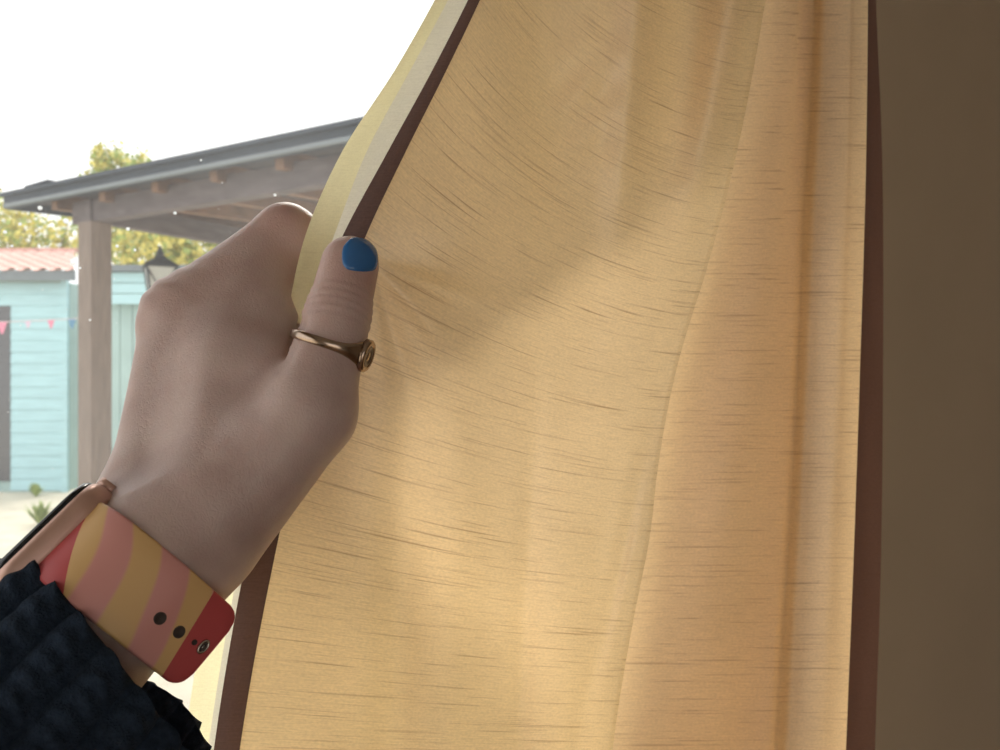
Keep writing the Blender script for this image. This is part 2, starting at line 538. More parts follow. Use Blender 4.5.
# pixel tables down the height of the curtain: leading edge D, front fold E, back fold G, outer edge I, shaded edge strip J
yD = [-820, -300, 0, 67, 153, 233, 330, 450, 550, 741, 1000, 1500]
xD = [735, 590, 479, 447, 404, 366, 330, 297, 275, 240, 215, 205]
yE = [-820, -300, 0, 65, 185, 260, 370, 465, 540, 610, 695, 750, 1000, 1500]
xE = [800, 778, 762, 751, 726, 706, 673, 655, 646, 632, 617, 609, 585, 570]
yG = [-820, 0, 100, 240, 370, 500, 590, 750, 1000, 1500]
xG = [838, 825, 821, 813, 808, 801, 796, 787, 775, 765]
yI = [-820, 0, 165, 370, 575, 750, 1000, 1500]
xI = [862, 868, 866, 860, 853, 846, 838, 830]
yJ = [-820, 0, 150, 370, 560, 750, 1000, 1500]
xJ = [872, 876, 882, 883, 881, 875, 868, 860]
# how far the cloth's weft is lifted at the leading edge by the pulling hand
yA = [-820, -200, 0, 150, 300, 450, 600, 750, 1000, 1500]
aA = [10, 70, 130, 165, 150, 100, 55, 12, -5, 0]
# distance of the front panel: rows py, columns w across D..E
dy = [-820, -300, 0, 130, 230, 320, 400, 500, 600, 750, 1000, 1500]
dW = [0.0, 0.25, 0.5, 0.72, 0.9, 1.0]
dT = np.array([
    [0.435, 0.442, 0.440, 0.450, 0.447, 0.455],
    [0.345, 0.352, 0.352, 0.362, 0.366, 0.378],
    [0.285, 0.294, 0.300, 0.314, 0.322, 0.338],
    [0.262, 0.270, 0.282, 0.300, 0.311, 0.326],
    [0.2485, 0.2565, 0.273, 0.291, 0.303, 0.319],
    [0.2500, 0.2570, 0.272, 0.290, 0.303, 0.318],
    [0.254, 0.2585, 0.273, 0.290, 0.303, 0.317],
    [0.259, 0.262, 0.275, 0.290, 0.302, 0.316],
    [0.264, 0.266, 0.277, 0.290, 0.303, 0.317],
    [0.272, 0.273, 0.282, 0.293, 0.306, 0.320],
    [0.288, 0.289, 0.296, 0.306, 0.318, 0.332],
    [0.315, 0.316, 0.322, 0.333, 0.345, 0.360]])


def depth_panel(w, py):
    cols = np.stack([ip(py, dy, dT[:, j]) for j in range(len(dW))], -1)
    w = np.clip(w, 0, 1)
    # cubic across columns
    out = np.zeros_like(w)
    m = np.gradient(cols, np.array(dW), axis=-1)
    i = np.clip(np.searchsorted(dW, w) - 1, 0, len(dW) - 2)
    x0 = np.array(dW)[i]; h = np.array(dW)[i + 1] - x0
    t = (w - x0) / h
    take = lambda a, k: np.take_along_axis(a, k[..., None], -1)[..., 0]
    out = ((2 * t**3 - 3 * t**2 + 1) * take(cols, i) + (t**3 - 2 * t**2 + t) * h * take(m, i)
           + (-2 * t**3 + 3 * t**2) * take(cols, i + 1) + (t**3 - t**2) * h * take(m, i + 1))
    return out


rows = np.concatenate([np.linspace(-820, -60, 50, endpoint=False), np.linspace(-60, 820, 240, endpoint=False), np.linspace(820, 1500, 40)])


def gauss(x, c, s):
    return np.exp(-((x - c) / s) ** 2)


curtain = empty('curtain', (0.1, 0.34, 1.5))
tag(curtain, 'gold slub fabric curtain pulled aside by the hand, cream lining behind', 'curtain')

# --- front panel D..E, then the return fold, then panel F, S-fold at G, panel H up to I : one continuous cloth
R = rows[:, None]
w = np.linspace(0, 1, 150)[None, :]
A = ip(R, yA, aA)
py = R - A * (1 - w) ** 1.5
ww = w
px = ip(py, yD, xD) + (ip(py, yE, xE) - ip(py, yD, xD)) * ww
dep = depth_panel(ww * np.ones_like(py), py)
# folds and wrinkles of the front panel (metres)
low = 1 / (1 + np.exp(-(py - 430) / 60.0))
top = 1 / (1 + np.exp((py - 190) / 45.0))
rip = 0.0
rip = rip + low * (0.0022 * gauss(px, 398 - 0.03 * (py - 600), 22) - 0.0016 * gauss(px, 455 - 0.04 * (py - 600), 28)
                   + 0.0014 * gauss(px, 525 - 0.05 * (py - 600), 12) - 0.0012 * gauss(px, 565, 24) + 0.0012 * gauss(px, 596 - 0.12 * (py - 600), 12))
rip = rip + top * (-0.0050 * gauss(px, 640 - 0.08 * py, 20) + 0.0040 * gauss(px, 690 - 0.10 * py, 30) - 0.0030 * gauss(px, 735 - 0.2 * py, 18)
                   + 0.0030 * gauss(px, 540 + 0.10 * py, 34))
# crease running beside the front fold, lower half
xc = 655 + (py - 420) * (-0.24)
rip = rip + 0.0030 * gauss(px, xc, 9) * gauss(py, 540, 150)
# drag lines fanning out from the pinch under the thumb
ang = np.degrees(np.arctan2(py - 262, px - 372))
rad = np.hypot(py - 262, px - 372)
rip = rip + 0.0026 * gauss(ang, 22, 9) * np.clip(rad / 60, 0, 1) * np.exp(-(rad / 190) ** 2)
rip = rip - 0.0018 * gauss(ang, 47, 8) * np.clip(rad / 60, 0, 1) * np.exp(-(rad / 170) ** 2)
rip = rip + 0.0014 * gauss(ang, 74, 7) * np.clip(rad / 80, 0, 1) * np.exp(-(rad / 210) ** 2)
# fine puckers in the upper half
tt = (px - 480) * 0.55 + (py - 60) * 0.9
rip = rip + 0.00045 * np.sin(tt / 7.5 + 1.3 * np.sin(px / 23.0)) * gauss(px, 585, 60) * gauss(py, 95, 75)
rip = rip + 0.00040 * np.sin((py * 0.95 + px * 0.25) / 7.0 + np.sin(px / 19.0)) * gauss(px, 690, 50) * gauss(py, 200, 50)
edge = np.clip(ww / 0.06, 0, 1) * np.clip((1 - ww) / 0.05, 0, 1)
dep = dep + (1.5 + 1.2 * top) * rip * edge
front = PV(px, py, dep)

ncr = 150
s = np.linspace(0, 1, ncr)[1:]
Rr = rows[:, None] * np.ones((1, len(s)))
E_ = ip(Rr, yE, xE); G_ = ip(Rr, yG, xG); I_ = ip(Rr, yI, xI)
dE = depth_panel(np.ones_like(Rr), Rr)
back = ip(Rr, [-820, 0, 750, 1500], [0.0, 1.0, 1.0, 1.0])       # fold depth vanishes at the pole
kx = np.stack([E_, E_ + 3, E_ - 8, E_ - 34, E_ - 30, E_ + 0.25 * (G_ - E_), E_ + 0.55 * (G_ - E_), G_ - 24, G_ - 12, G_ - 7, G_ - 4, G_ + 0.5, G_ + 12, 0.5 * (G_ + I_) + 4, I_ - 14, I_], -1)
kd0 = np.stack([dE, dE + 0.006, dE + 0.016, dE + 0.036, dE + 0.056, dE + 0.067, dE + 0.073, dE + 0.080, dE + 0.082, dE + 0.079, dE + 0.075, dE + 0.0725, dE + 0.071, dE + 0.071, dE + 0.074, dE + 0.080], -1)
kd = dE[..., None] + (kd0 - dE[..., None]) * back[..., None]
nk = kx.shape[-1]
tk = np.linspace(0, 1, nk)


def along(K, s):
    """cubic interpolation of knot array K (rows, cols, nk) at parameters s (cols)"""
    out = np.empty(K.shape[:2])
    m = np.gradient(K, tk, axis=-1)
    for j, sv in enumerate(s):
        i = min(int(sv * (nk - 1)), nk - 2)
        h = tk[i + 1] - tk[i]; t = (sv - tk[i]) / h
        out[:, j] = ((2 * t**3 - 3 * t**2 + 1) * K[:, j, i] + (t**3 - 2 * t**2 + t) * h * m[:, j, i]
                     + (-2 * t**3 + 3 * t**2) * K[:, j, i + 1] + (t**3 - t**2) * h * m[:, j, i + 1])
    return out


px2 = along(kx, s); d2 = along(kd, s)
d2 = d2 + 0.003 * np.sin((px2 - E_) / 26.0 + Rr / 300.0) * gauss(px2, 730, 60) * back
rest = PV(px2, Rr, d2)
face_pts = np.concatenate([front, rest], 1)
# uv in metres: u = arc length along the middle row, v from the row number
mid = face_pts[len(rows) // 2]
u = np.concatenate([[0], np.cumsum(np.linalg.norm(np.diff(mid, axis=0), axis=1))])
vrow = -rows * 0.00034
uvs = np.stack([np.broadcast_to(u[None, :], face_pts.shape[:2]), np.broadcast_to(vrow[:, None], face_pts.shape[:2])], -1)
sheet('face_fabric', face_pts, uvs, M['face'], curtain)

# --- outer (wall side) edge strip I..J, darkened as shade, turned back towards the wall
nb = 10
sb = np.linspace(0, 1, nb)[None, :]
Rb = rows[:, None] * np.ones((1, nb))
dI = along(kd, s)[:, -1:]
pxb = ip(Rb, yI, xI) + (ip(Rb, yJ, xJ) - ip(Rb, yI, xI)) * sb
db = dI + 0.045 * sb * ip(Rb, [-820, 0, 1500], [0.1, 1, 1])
outer_edge_pts = PV(pxb, Rb, db)
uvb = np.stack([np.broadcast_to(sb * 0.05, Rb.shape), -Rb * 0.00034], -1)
sheet('shaded_edge', outer_edge_pts, uvb, M['edge_shade'], curtain)

# --- leading edge: strip darkened as shade, pale hem strip, lining curling away behind
yB = yD
Dx = np.array(xD, float)
wB = np.array([6, 8, 11, 13, 17, 22, 26, 27, 27, 25, 24, 24], float)      # dark edge strip width
wL = np.array([10, 14, 20, 24, 27, 2, 2, 6, 7, 7, 8, 8], float)           # pale hem width
wL = np.array([10, 14, 20, 22, 21, 9, 6, 6, 6, 6, 8, 8], float)
wO = np.array([6, 9, 13, 15, 24, 28, 14, 14, 22, 24, 26, 26], float)       # lining visible beyond the hem
Re = rows[:, None]
Ae = ip(Re, yA, aA)
pye = Re - Ae                                              # follows the lifted weft at the edge
xDe = ip(pye, yD, Dx); bw = ip(pye, yD, wB); lw = ip(pye, yD, wL); ow = ip(pye, yD, wO)
dDe = depth_panel(np.zeros_like(pye), pye)


def strip(name, cols, mat, width):
    """cols: list of (px array, depth array) columns, smoothed into a sheet"""
    K = len(cols)
    n = (K - 1) * 6 + 1
    X = np.concatenate([c[0] for c in cols], 1); D = np.concatenate([c[1] for c in cols], 1)
    tkn = np.linspace(0, 1, K); tn = np.linspace(0, 1, n)
    Xo = np.stack([ip(tn, tkn, X[i]) if K > 2 else np.interp(tn, tkn, X[i]) for i in range(len(X))])
    Do = np.stack([ip(tn, tkn, D[i]) if K > 2 else np.interp(tn, tkn, D[i]) for i in range(len(X))])
    pyo = np.broadcast_to(pye, Xo.shape)
    uvs_ = np.stack([np.broadcast_to(tn[None, :] * width, Xo.shape), np.broadcast_to(-Re * 0.00034, Xo.shape)], -1)
    return sheet(name, PV(Xo, pyo, Do), uvs_, mat, curtain)


strip('shaded_edge', [(xDe + 1.0, dDe - 0.0003), (xDe - 0.5 * bw, dDe + 0.0002), (xDe - bw, dDe + 0.0022)], M['edge_shade'], 0.01)
kk = ip(pye, [-820, -100, 110, 190, 240, 330, 450, 600, 1500], [0.15, 1, 1, 0.55, 0.35, 0.3, 0.4, 1, 1])
strip('hem_strip', [(xDe - bw + 0.3, dDe + 0.0022), (xDe - bw - lw, dDe + 0.0022 + 0.0125 * kk)], M['hem'], 0.012)
xl = xDe - bw - lw
gw = ip(pye, [-820, -300, 0, 130, 250, 340, 430, 540, 750, 1000, 1500], [0.2, 0.7, 1, 0.95, 0.5, 0.12, 0.2, 0.85, 1.1, 1.1, 1.1])   # gathered in the hand
strip('lining', [(xl, dDe + 0.0022 + 0.0125 * kk), (xl - 0.55 * ow, dDe + 0.0025 + 0.0145 * kk), (xl - 0.95 * ow, dDe + 0.003 + 0.0185 * kk), (xl - ow, dDe + 0.004 + 0.022 * kk), (xl - 0.6 * ow, dDe + 0.006 + 0.026 * kk),
                 (xl + 14, dDe + 0.008 + 0.026 * kk), (xl + 40 + 20 * gw, dDe + 0.020 + 0.008 * kk), (xl + 50 + 45 * gw, dDe + 0.020 + 0.014 * kk), (xl + 56 + 64 * gw, dDe + 0.018 + 0.008 * kk),
                 (xl + 62 + 100 * gw, dDe + 0.022 + 0.016 * kk), (xl + 68 + 140 * gw, dDe + 0.024 + 0.012 * kk + 0.006 * gw), (xl + 74 + 190 * gw, dDe + 0.028 + 0.012 * kk + 0.034 * gw), (xl + 80 + 235 * gw, dDe + 0.032 + 0.012 * kk + 0.058 * gw)],
      M['lining'], 0.14)

# a second layer of the gathered cloth behind the back folds
cl = np.linspace(0, 1, 60)[None, :]
Rl = rows[:, None] * np.ones((1, 60))
xl2 = ip(Rl, yE, xE) - 26 + (ip(Rl, yG, xG) - 14 - ip(Rl, yE, xE) + 26) * cl
xl3 = ip(Rl, yE, xE) - 26 + (ip(Rl, yG, xG) - 14 - ip(Rl, yE, xE) + 26) * cl
dl2 = depth_panel(np.ones_like(Rl), Rl) + ip(Rl, [-820, 0, 1500], [0.004, 1, 1]) * (0.088 + 0.012 * cl + 0.004 * np.sin(cl * 11 + Rl / 400.0))
sheet('back_fold', PV(xl2, Rl, dl2), np.stack([np.broadcast_to(cl * 0.12, Rl.shape), -Rl * 0.00034], -1), M['face'], curtain)
sheet('lining', PV(xl3, Rl, dl2 + 0.006 * ip(Rl, [-820, 0, 1500], [0.3, 1, 1])), np.stack([np.broadcast_to(cl * 0.12, Rl.shape), -Rl * 0.00034], -1), M['lining'], curtain)

# the pole it hangs from (above the frame)
zt = P(0, -820, 0.455)[2]
XF = ROOM
pole = tag(empty('curtain_pole', (0.0, 0.475, zt)), 'steel curtain pole above the window', 'curtain pole')
tube('pole', [(-0.32, 0.475, zt + 0.055), (0.42, 0.475, zt + 0.055)], 0.011, M['steel'], pole, 16)
for xb in (-0.30, 0.39):
    tube('bracket', [(xb, 0.475, zt + 0.055), (xb, 0.642, zt + 0.055)], 0.008, M['steel'], pole, 10)
XF = None


# ================================================================== THE HAND (one continuous surface from a signed distance field)
mm = 0.001
Wc = P(163, 552, 0.222)                        # centre of the wrist
rayW = unit(Wc - np.array([0, 0, CAMZ]))
ap = np.array([0.68, 0.0, 0.73])
ap = unit(unit(ap - rayW * np.dot(ap, rayW)) + 0.10 * rayW)   # forearm axis, towards the hand
uw = unit(rayW - ap * np.dot(rayW, ap))        # ulnar side of the wrist (away from the camera)
nw = unit(np.cross(ap, uw))                    # dorsal side of the wrist (upper left)
if nw[0] > 0: nw = -nw

C_i = P(160, 512, 0.229)                       # carpal end of the index metacarpal
M_i = P(187, 320, 0.262)                       # index knuckle
PIP_i = P(286, 235, 0.275)
m_ = unit(M_i - C_i)
ray = unit(P(230, 420, 1) - np.array([0, 0, CAMZ]))
u_ = unit(ray - m_ * np.dot(ray, m_))
n_ = np.cross(m_, u_)
if n_[0] > 0: n_ = -n_
u_ = unit(u_ + 0.02 * n_)                      # carpal arch


def fdir(th):
    return math.cos(th) * m_ - math.sin(th) * n_


prims_palm, prims_thumb, fingers = [], [], []
# forearm and wrist
for off, r0, r1 in ((-8, 17.5, 21), (8, 17.5, 21)):
    a = Wc + uw * off * mm - ap * 8 * mm
    b = Wc + uw * off * 1.25 * mm - ap * 90 * mm
    prims_palm.append(('c', a, b, r0 * mm, r1 * mm))
prims_palm.append(('c', Wc - uw * 8 * mm + ap * 2 * mm, C_i, 18.5 * mm, 15.5 * mm))
prims_palm.append(('c', Wc + uw * 8 * mm, C_i + u_ * 25 * mm - n_ * 1 * mm, 17.5 * mm, 13.5 * mm))
# metacarpals
offs_c = [0, 9, 18, 26]
offs_m = [0, 20, 38, 54]
rm = [13.2, 12.2, 11.4, 10.6]
back_m = [0, 1, -4, -11]
MCPs = []
for k in range(4):
    c = C_i + u_ * offs_c[k] * mm - n_ * (0, 1, 3, 6)[k] * mm
    q = M_i + u_ * offs_m[k] * mm + m_ * back_m[k] * mm - n_ * (0, 1, 4, 9)[k] * mm
    MCPs.append(q)
    prims_palm.append(('c', c, q, 14.0 * mm, rm[k] * mm))
    if k:
        prims_palm.append(('c', c - n_ * 5 * mm, q - n_ * 7 * mm - m_ * 6 * mm, 11.5 * mm, 11 * mm))
# thumb
CMC = P(207, 533, 0.219)
MT = P(309, 412, 0.224)
IPt = P(338, 315, 0.2305)
TIP = P(350, 265, 0.2365)
prims_thumb.append(('c', CMC, MT, 15.2 * mm, 12.6 * mm))
prims_thumb.append(('c', MT, IPt, 12.0 * mm, 8.7 * mm))
prims_thumb.append(('c', IPt, TIP, 8.8 * mm, 8.2 * mm))
# web between thumb and index: fleshy sheets
prims_palm.append(('t', P(218, 490, 0.2175), P(232, 372, 0.2425), P(285, 412, 0.2315), 12.0 * mm))
prims_palm.append(('t', P(204, 325, 0.262), P(232, 372, 0.2435), P(250, 296, 0.267), 10.0 * mm))
prims_palm.append(('t', P(232, 372, 0.2435), P(250, 296, 0.267), P(270, 383, 0.2415), 10.4 * mm))
prims_palm.append(('t', P(204, 330, 0.261), P(232, 372, 0.2435), P(212, 470, 0.226), 9.0 * mm))
prims_palm.append(('t', P(250, 296, 0.266), P(266, 284, 0.271), P(272, 340, 0.257), 8.0 * mm))
# fingers
lens = [(41, 24, 20), (45, 28, 21), (42, 26, 21), (33, 19, 18)]
angs = [(None, 116, 156), (44, 120, 160), (50, 126, 166), (56, 130, 170)]
frad = [(12.0, 10.1, 8.8, 7.2), (11.5, 10.0, 8.8, 7.2), (10.8, 9.4, 8.3, 6.9), (9.6, 8.2, 7.3, 6.2)]
for k in range(4):
    q = MCPs[k]
    l, a, r = lens[k], angs[k], frad[k]
    p1 = PIP_i if k == 0 else q + fdir(math.radians(a[0])) * l[0] * mm
    p2 = p1 + fdir(math.radians(a[1])) * l[1] * mm
    p3 = p2 + fdir(math.radians(a[2])) * (l[2] - r[3]) * mm
    fingers.append([('c', q, p1, r[0] * mm, r[1] * mm), ('c', p1, p2, r[1] * 0.97 * mm, r[2] * mm), ('c', p2, p3, r[2] * mm, r[3] * mm)])


def sd(pr, X):
    if pr[0] == 'c':
        _, a, b, ra, rb = pr
        ba = b - a
        t = np.clip(((X - a) @ ba) / np.dot(ba, ba), 0, 1)
        return np.linalg.norm(X - a - t[..., None] * ba, axis=-1) - (ra + (rb - ra) * t)
    _, a, b, c, r = pr
    ba, cb, ac = b - a, c - b, a - c
    nn = np.cross(ba, ac)
    pa, pb, pc = X - a, X - b, X - c

    def seg(p, e):
        t = np.clip((p @ e) / np.dot(e, e), 0, 1)
        dlt = e * t[..., None] - p
        return (dlt * dlt).sum(-1)
    inside = (np.sign(pa @ np.cross(ba, nn)) + np.sign(pb @ np.cross(cb, nn)) + np.sign(pc @ np.cross(ac, nn))) < 2.0
    e2 = np.minimum(np.minimum(seg(pa, ba), seg(pb, cb)), seg(pc, ac))
    pl = (pa @ nn) ** 2 / np.dot(nn, nn)
    return np.sqrt(np.where(inside, e2, pl)) - r


def smin(a, b, k):
    h = np.clip(0.5 + 0.5 * (b - a) / k, 0, 1)
    return b + (a - b) * h - k * h * (1 - h)


def hand_sdf(X):
    X = np.asarray(X, np.float64)
    d = None
    for pr in prims_palm:
        e = sd(pr, X)
        d = e if d is None else smin(d, e, 10 * mm)
    t = None
    for pr in prims_thumb:
        e = sd(pr, X)
        t = e if t is None else smin(t, e, 3.5 * mm)
    d = smin(d, t, 4.5 * mm)
    f = None
    for fg in fingers:
        g = None
        for pr in fg:
            e = sd(pr, X)
            g = e if g is None else smin(g, e, 3 * mm)
        f = g if f is None else smin(f, g, 1.2 * mm)
    return smin(d, f, 8 * mm)


def surface_nets(fn, lo, hi, h):
    n = np.ceil((hi - lo) / h).astype(int) + 1
    ax = [lo[i] + h * np.arange(n[i]) for i in range(3)]
    V = np.empty(n)
    YY, ZZ = np.meshgrid(ax[1], ax[2], indexing='ij')
    # coarse cull is not needed: evaluate slab by slab
    for i in range(0, n[0], 8):
        xs = ax[0][i:i + 8]
        X = np.empty((len(xs), n[1], n[2], 3))
        X[..., 0] = xs[:, None, None]; X[..., 1] = YY; X[..., 2] = ZZ
        V[i:i + 8] = fn(X)
    S = V < 0
    cn = n - 1
    acc = np.zeros((*cn, 3)); cnt = np.zeros(cn)
    base = np.stack(np.meshgrid(*[np.arange(c) for c in cn], indexing='ij'), -1).astype(float)
    corners = [(i, j, k) for i in (0, 1) for j in (0, 1) for k in (0, 1)]
    sl = lambda c: tuple(slice(c[i], c[i] + cn[i]) for i in range(3))
    for a in corners:
        for dim in range(3):
            if a[dim] == 0:
                b = list(a); b[dim] = 1
                va, vb = V[sl(a)], V[sl(b)]
                cr = (va < 0) != (vb < 0)
                t = np.where(cr, va / np.where(cr, va - vb, 1), 0)
                off = np.zeros((*cn, 3)); off[...] = a
                off[..., dim] += t
                acc += np.where(cr[..., None], off, 0)
                cnt += cr
    act = cnt > 0
    ids = -np.ones(cn, int)
    ids[act] = np.arange(act.sum())
    verts = lo + h * (base[act] + acc[act] / cnt[act][:, None])
    faces = []
    for dim in range(3):
        o1, o2 = [(1, 2), (2, 0), (0, 1)][dim]
        a = [slice(0, n[i] - 1) if i == dim else slice(1, n[i] - 1) for i in range(3)]
        b = list(a); b[dim] = slice(1, n[dim])
        sa, sb2 = S[tuple(a)], S[tuple(b)]
        loc = np.argwhere(sa != sb2)
        flip = sa[sa != sb2]
        g = loc.copy()
        for i in range(3):
            if i != dim: g[:, i] += 1

        def cid(d1, d2):
            q = g.copy(); q[:, o1] -= d1; q[:, o2] -= d2
            return ids[q[:, 0], q[:, 1], q[:, 2]]
        Q = np.stack([cid(1, 1), cid(0, 1), cid(0, 0), cid(1, 0)], -1)
        Q[~flip] = Q[~flip][:, ::-1]
        faces.append(Q)
    return verts, np.concatenate(faces)


def grad(fn, X, e=0.0004):
    g = np.empty_like(X)
    for i in range(3):
        dx = np.zeros(3); dx[i] = e
        g[:, i] = (fn(X + dx) - fn(X - dx)) / (2 * e)
    return g


allp = np.array([p for pr in prims_palm + prims_thumb + [q for f in fingers for q in f] for p in pr[1:3]])
lo, hi = allp.min(0) - 0.026, allp.max(0) + 0.026
hv, hf = surface_nets(hand_sdf, lo, hi, 0.0016)
ed_ = np.stack([hf, np.roll(hf, -1, 1)], -1).reshape(-1, 2)
eu, einv = np.unique(np.sort(ed_, 1), axis=0, return_inverse=True)
nv0 = len(hv); einv = einv.reshape(-1, 4)
fc = np.arange(len(hf)) + nv0 + len(eu)
hv = np.concatenate([hv, hv[eu].mean(1), hv[hf].mean(1)])
e_ = einv + nv0
hf = np.concatenate([np.stack([hf[:, k], e_[:, k], fc, e_[:, (k + 3) % 4]], -1) for k in range(4)])
for _ in range(2):
    g = grad(hand_sdf, hv)
    dd = hand_sdf(hv)
    hv = hv - g * (dd / np.maximum((g * g).sum(1), 0.2))[:, None]
hn = grad(hand_sdf, hv)
hn /= np.linalg.norm(hn, axis=1)[:, None]


def to_px(X):
    return 500 + X[:, 0] / X[:, 1] * F, 375 - (X[:, 2] - CAMZ) / X[:, 1] * F


# skin relief: knuckle creases (index base knuckle, thumb joint), tendon, bumps
qx, qy = to_px(hv)
disp = np.zeros(len(hv))
ti = unit(TIP - IPt)
al = (hv - IPt) @ ti
near_t = np.clip(1 - np.linalg.norm(hv - (IPt + 0.0 * ti), axis=1) / 0.02, 0, 1)
for c, a in ((-3.0, 0.40), (-0.6, 0.55), (1.6, 0.45), (4.0, 0.40), (6.6, 0.25)):
    disp -= a * mm * np.exp(-((al - c * mm) / (0.75 * mm)) ** 2) * np.clip(near_t * 2.0, 0, 0.85)
pi_ = unit(PIP_i - M_i)
al2 = (hv - M_i) @ pi_
nearm = np.exp(-(((hv - (M_i + n_ * 12 * mm + pi_ * 9 * mm)) ** 2).sum(1)) / (0.014 ** 2))
disp += 0.28 * mm * np.sin(al2 / (1.15 * mm) + 0.6 * np.sin(((hv - M_i) @ u_) / (2.1 * mm))) * nearm
# the fold where the thumb meets the web
crs = np.array([(302, 322), (297, 336), (291, 350), (285, 362), (279, 371)], float)
dmin = np.full(len(hv), 1e9)
for (x0_, y0_), (x1_, y1_) in zip(crs[:-1], crs[1:]):
    t_ = np.clip(((qx - x0_) * (x1_ - x0_) + (qy - y0_) * (y1_ - y0_)) / ((x1_ - x0_) ** 2 + (y1_ - y0_) ** 2), 0, 1)
    dmin = np.minimum(dmin, np.hypot(qx - x0_ - t_ * (x1_ - x0_), qy - y0_ - t_ * (y1_ - y0_)))
facing = (hn[:, 1] < 0) & (hv[:, 1] < 0.262)
disp -= np.where(facing, 1.4 * mm * np.exp(-(dmin / 4.5) ** 2) * np.clip((384 - qy) / 40, 0, 1), 0)
hv = hv + hn * disp[:, None]

person = empty('person', tuple(Wc))
tag(person, 'person in a dark navy knit sleeve gripping the curtain edge, thumb in front', 'person')
me = bpy.data.meshes.new('hand')
me.from_pydata(hv.tolist(), [], hf.tolist())
me.update()
fl = me.attributes.new('flush', 'FLOAT', 'POINT')
flush = (0.8 * np.exp(-((hv - PIP_i) ** 2).sum(1) / 0.013 ** 2) + 0.35 * np.exp(-((hv - M_i) ** 2).sum(1) / 0.016 ** 2)
         + 0.5 * np.exp(-((hv - TIP) ** 2).sum(1) / 0.014 ** 2) + 0.25 * np.exp(-((hv - IPt) ** 2).sum(1) / 0.012 ** 2))
fl.data.foreach_set('value', np.clip(flush, 0, 1).astype(np.float32))
hand = link_mesh('hand', me, M['skin'], person, True)

# --- thumb nail, pressed onto the thumb surface
view_t = unit(np.array([0, 0, CAMZ]) - TIP)
nn_ = unit(view_t - ti * np.dot(view_t, ti))
rt = np.cross(ti, nn_)
if rt[0] < 0: rt = -rt
th0 = math.radians(18)
nn_ = unit(math.cos(th0) * nn_ + math.sin(th0) * rt)
rt = unit(rt - nn_ * np.dot(rt, nn_))
ra = math.radians(8)
rt, tn_ = math.cos(ra) * rt + math.sin(ra) * ti, math.cos(ra) * ti - math.sin(ra) * rt
nc = TIP + ti * 0.9 * mm + rt * 0.3 * mm
NU, NV = 19, 23
pts = []
for j in range(NV):
    v = -1 + 2 * j / (NV - 1)
    for i in range(NU):
        uu = -1 + 2 * i / (NU - 1)
        # squircle outline: flat cuticle, rounded tip
        k = math.sqrt(max(0.0, 1 - abs(v) ** 3.4 * 0.55))
        x = uu * 5.8 * mm * (1 - 0.30 * max(0, v) ** 3) * (k if abs(v) > 0.6 else math.sqrt(max(0, 1 - 0.6 ** 3.4 * 0.55)) * 1.0 if False else k)
        y = v * 6.1 * mm * math.sqrt(1 - 0.26 * uu * uu) + 0.30 * x
        pts.append(nc + rt * x + tn_ * y + nn_ * 0.02)
pts = np.array(pts)
for _ in range(60):                            # march down onto the skin
    pts = pts - nn_ * np.clip(hand_sdf(pts), 0, 0.01)[:, None] * 0.8
un = np.linspace(-1, 1, NU)[None, :].repeat(NV, 0).reshape(-1)
vn = np.linspace(-1, 1, NV)[:, None].repeat(NU, 1).reshape(-1)
rim = np.clip(np.minimum(1 - np.abs(un), 1 - np.abs(vn)) / 0.22, 0, 1)
g = grad(hand_sdf, pts); g /= np.linalg.norm(g, axis=1)[:, None]
topv = pts + g * ((-0.15 + 0.75 * np.sqrt(rim)) * mm)[:, None]
fs = [(j * NU + i, j * NU + i + 1, (j + 1) * NU + i + 1, (j + 1) * NU + i) for j in range(NV - 1) for i in range(NU - 1)]
nail = from_py('thumbnail', topv, fs, M['nail'], person, True)
nail['label'] = 'blue painted thumbnail'


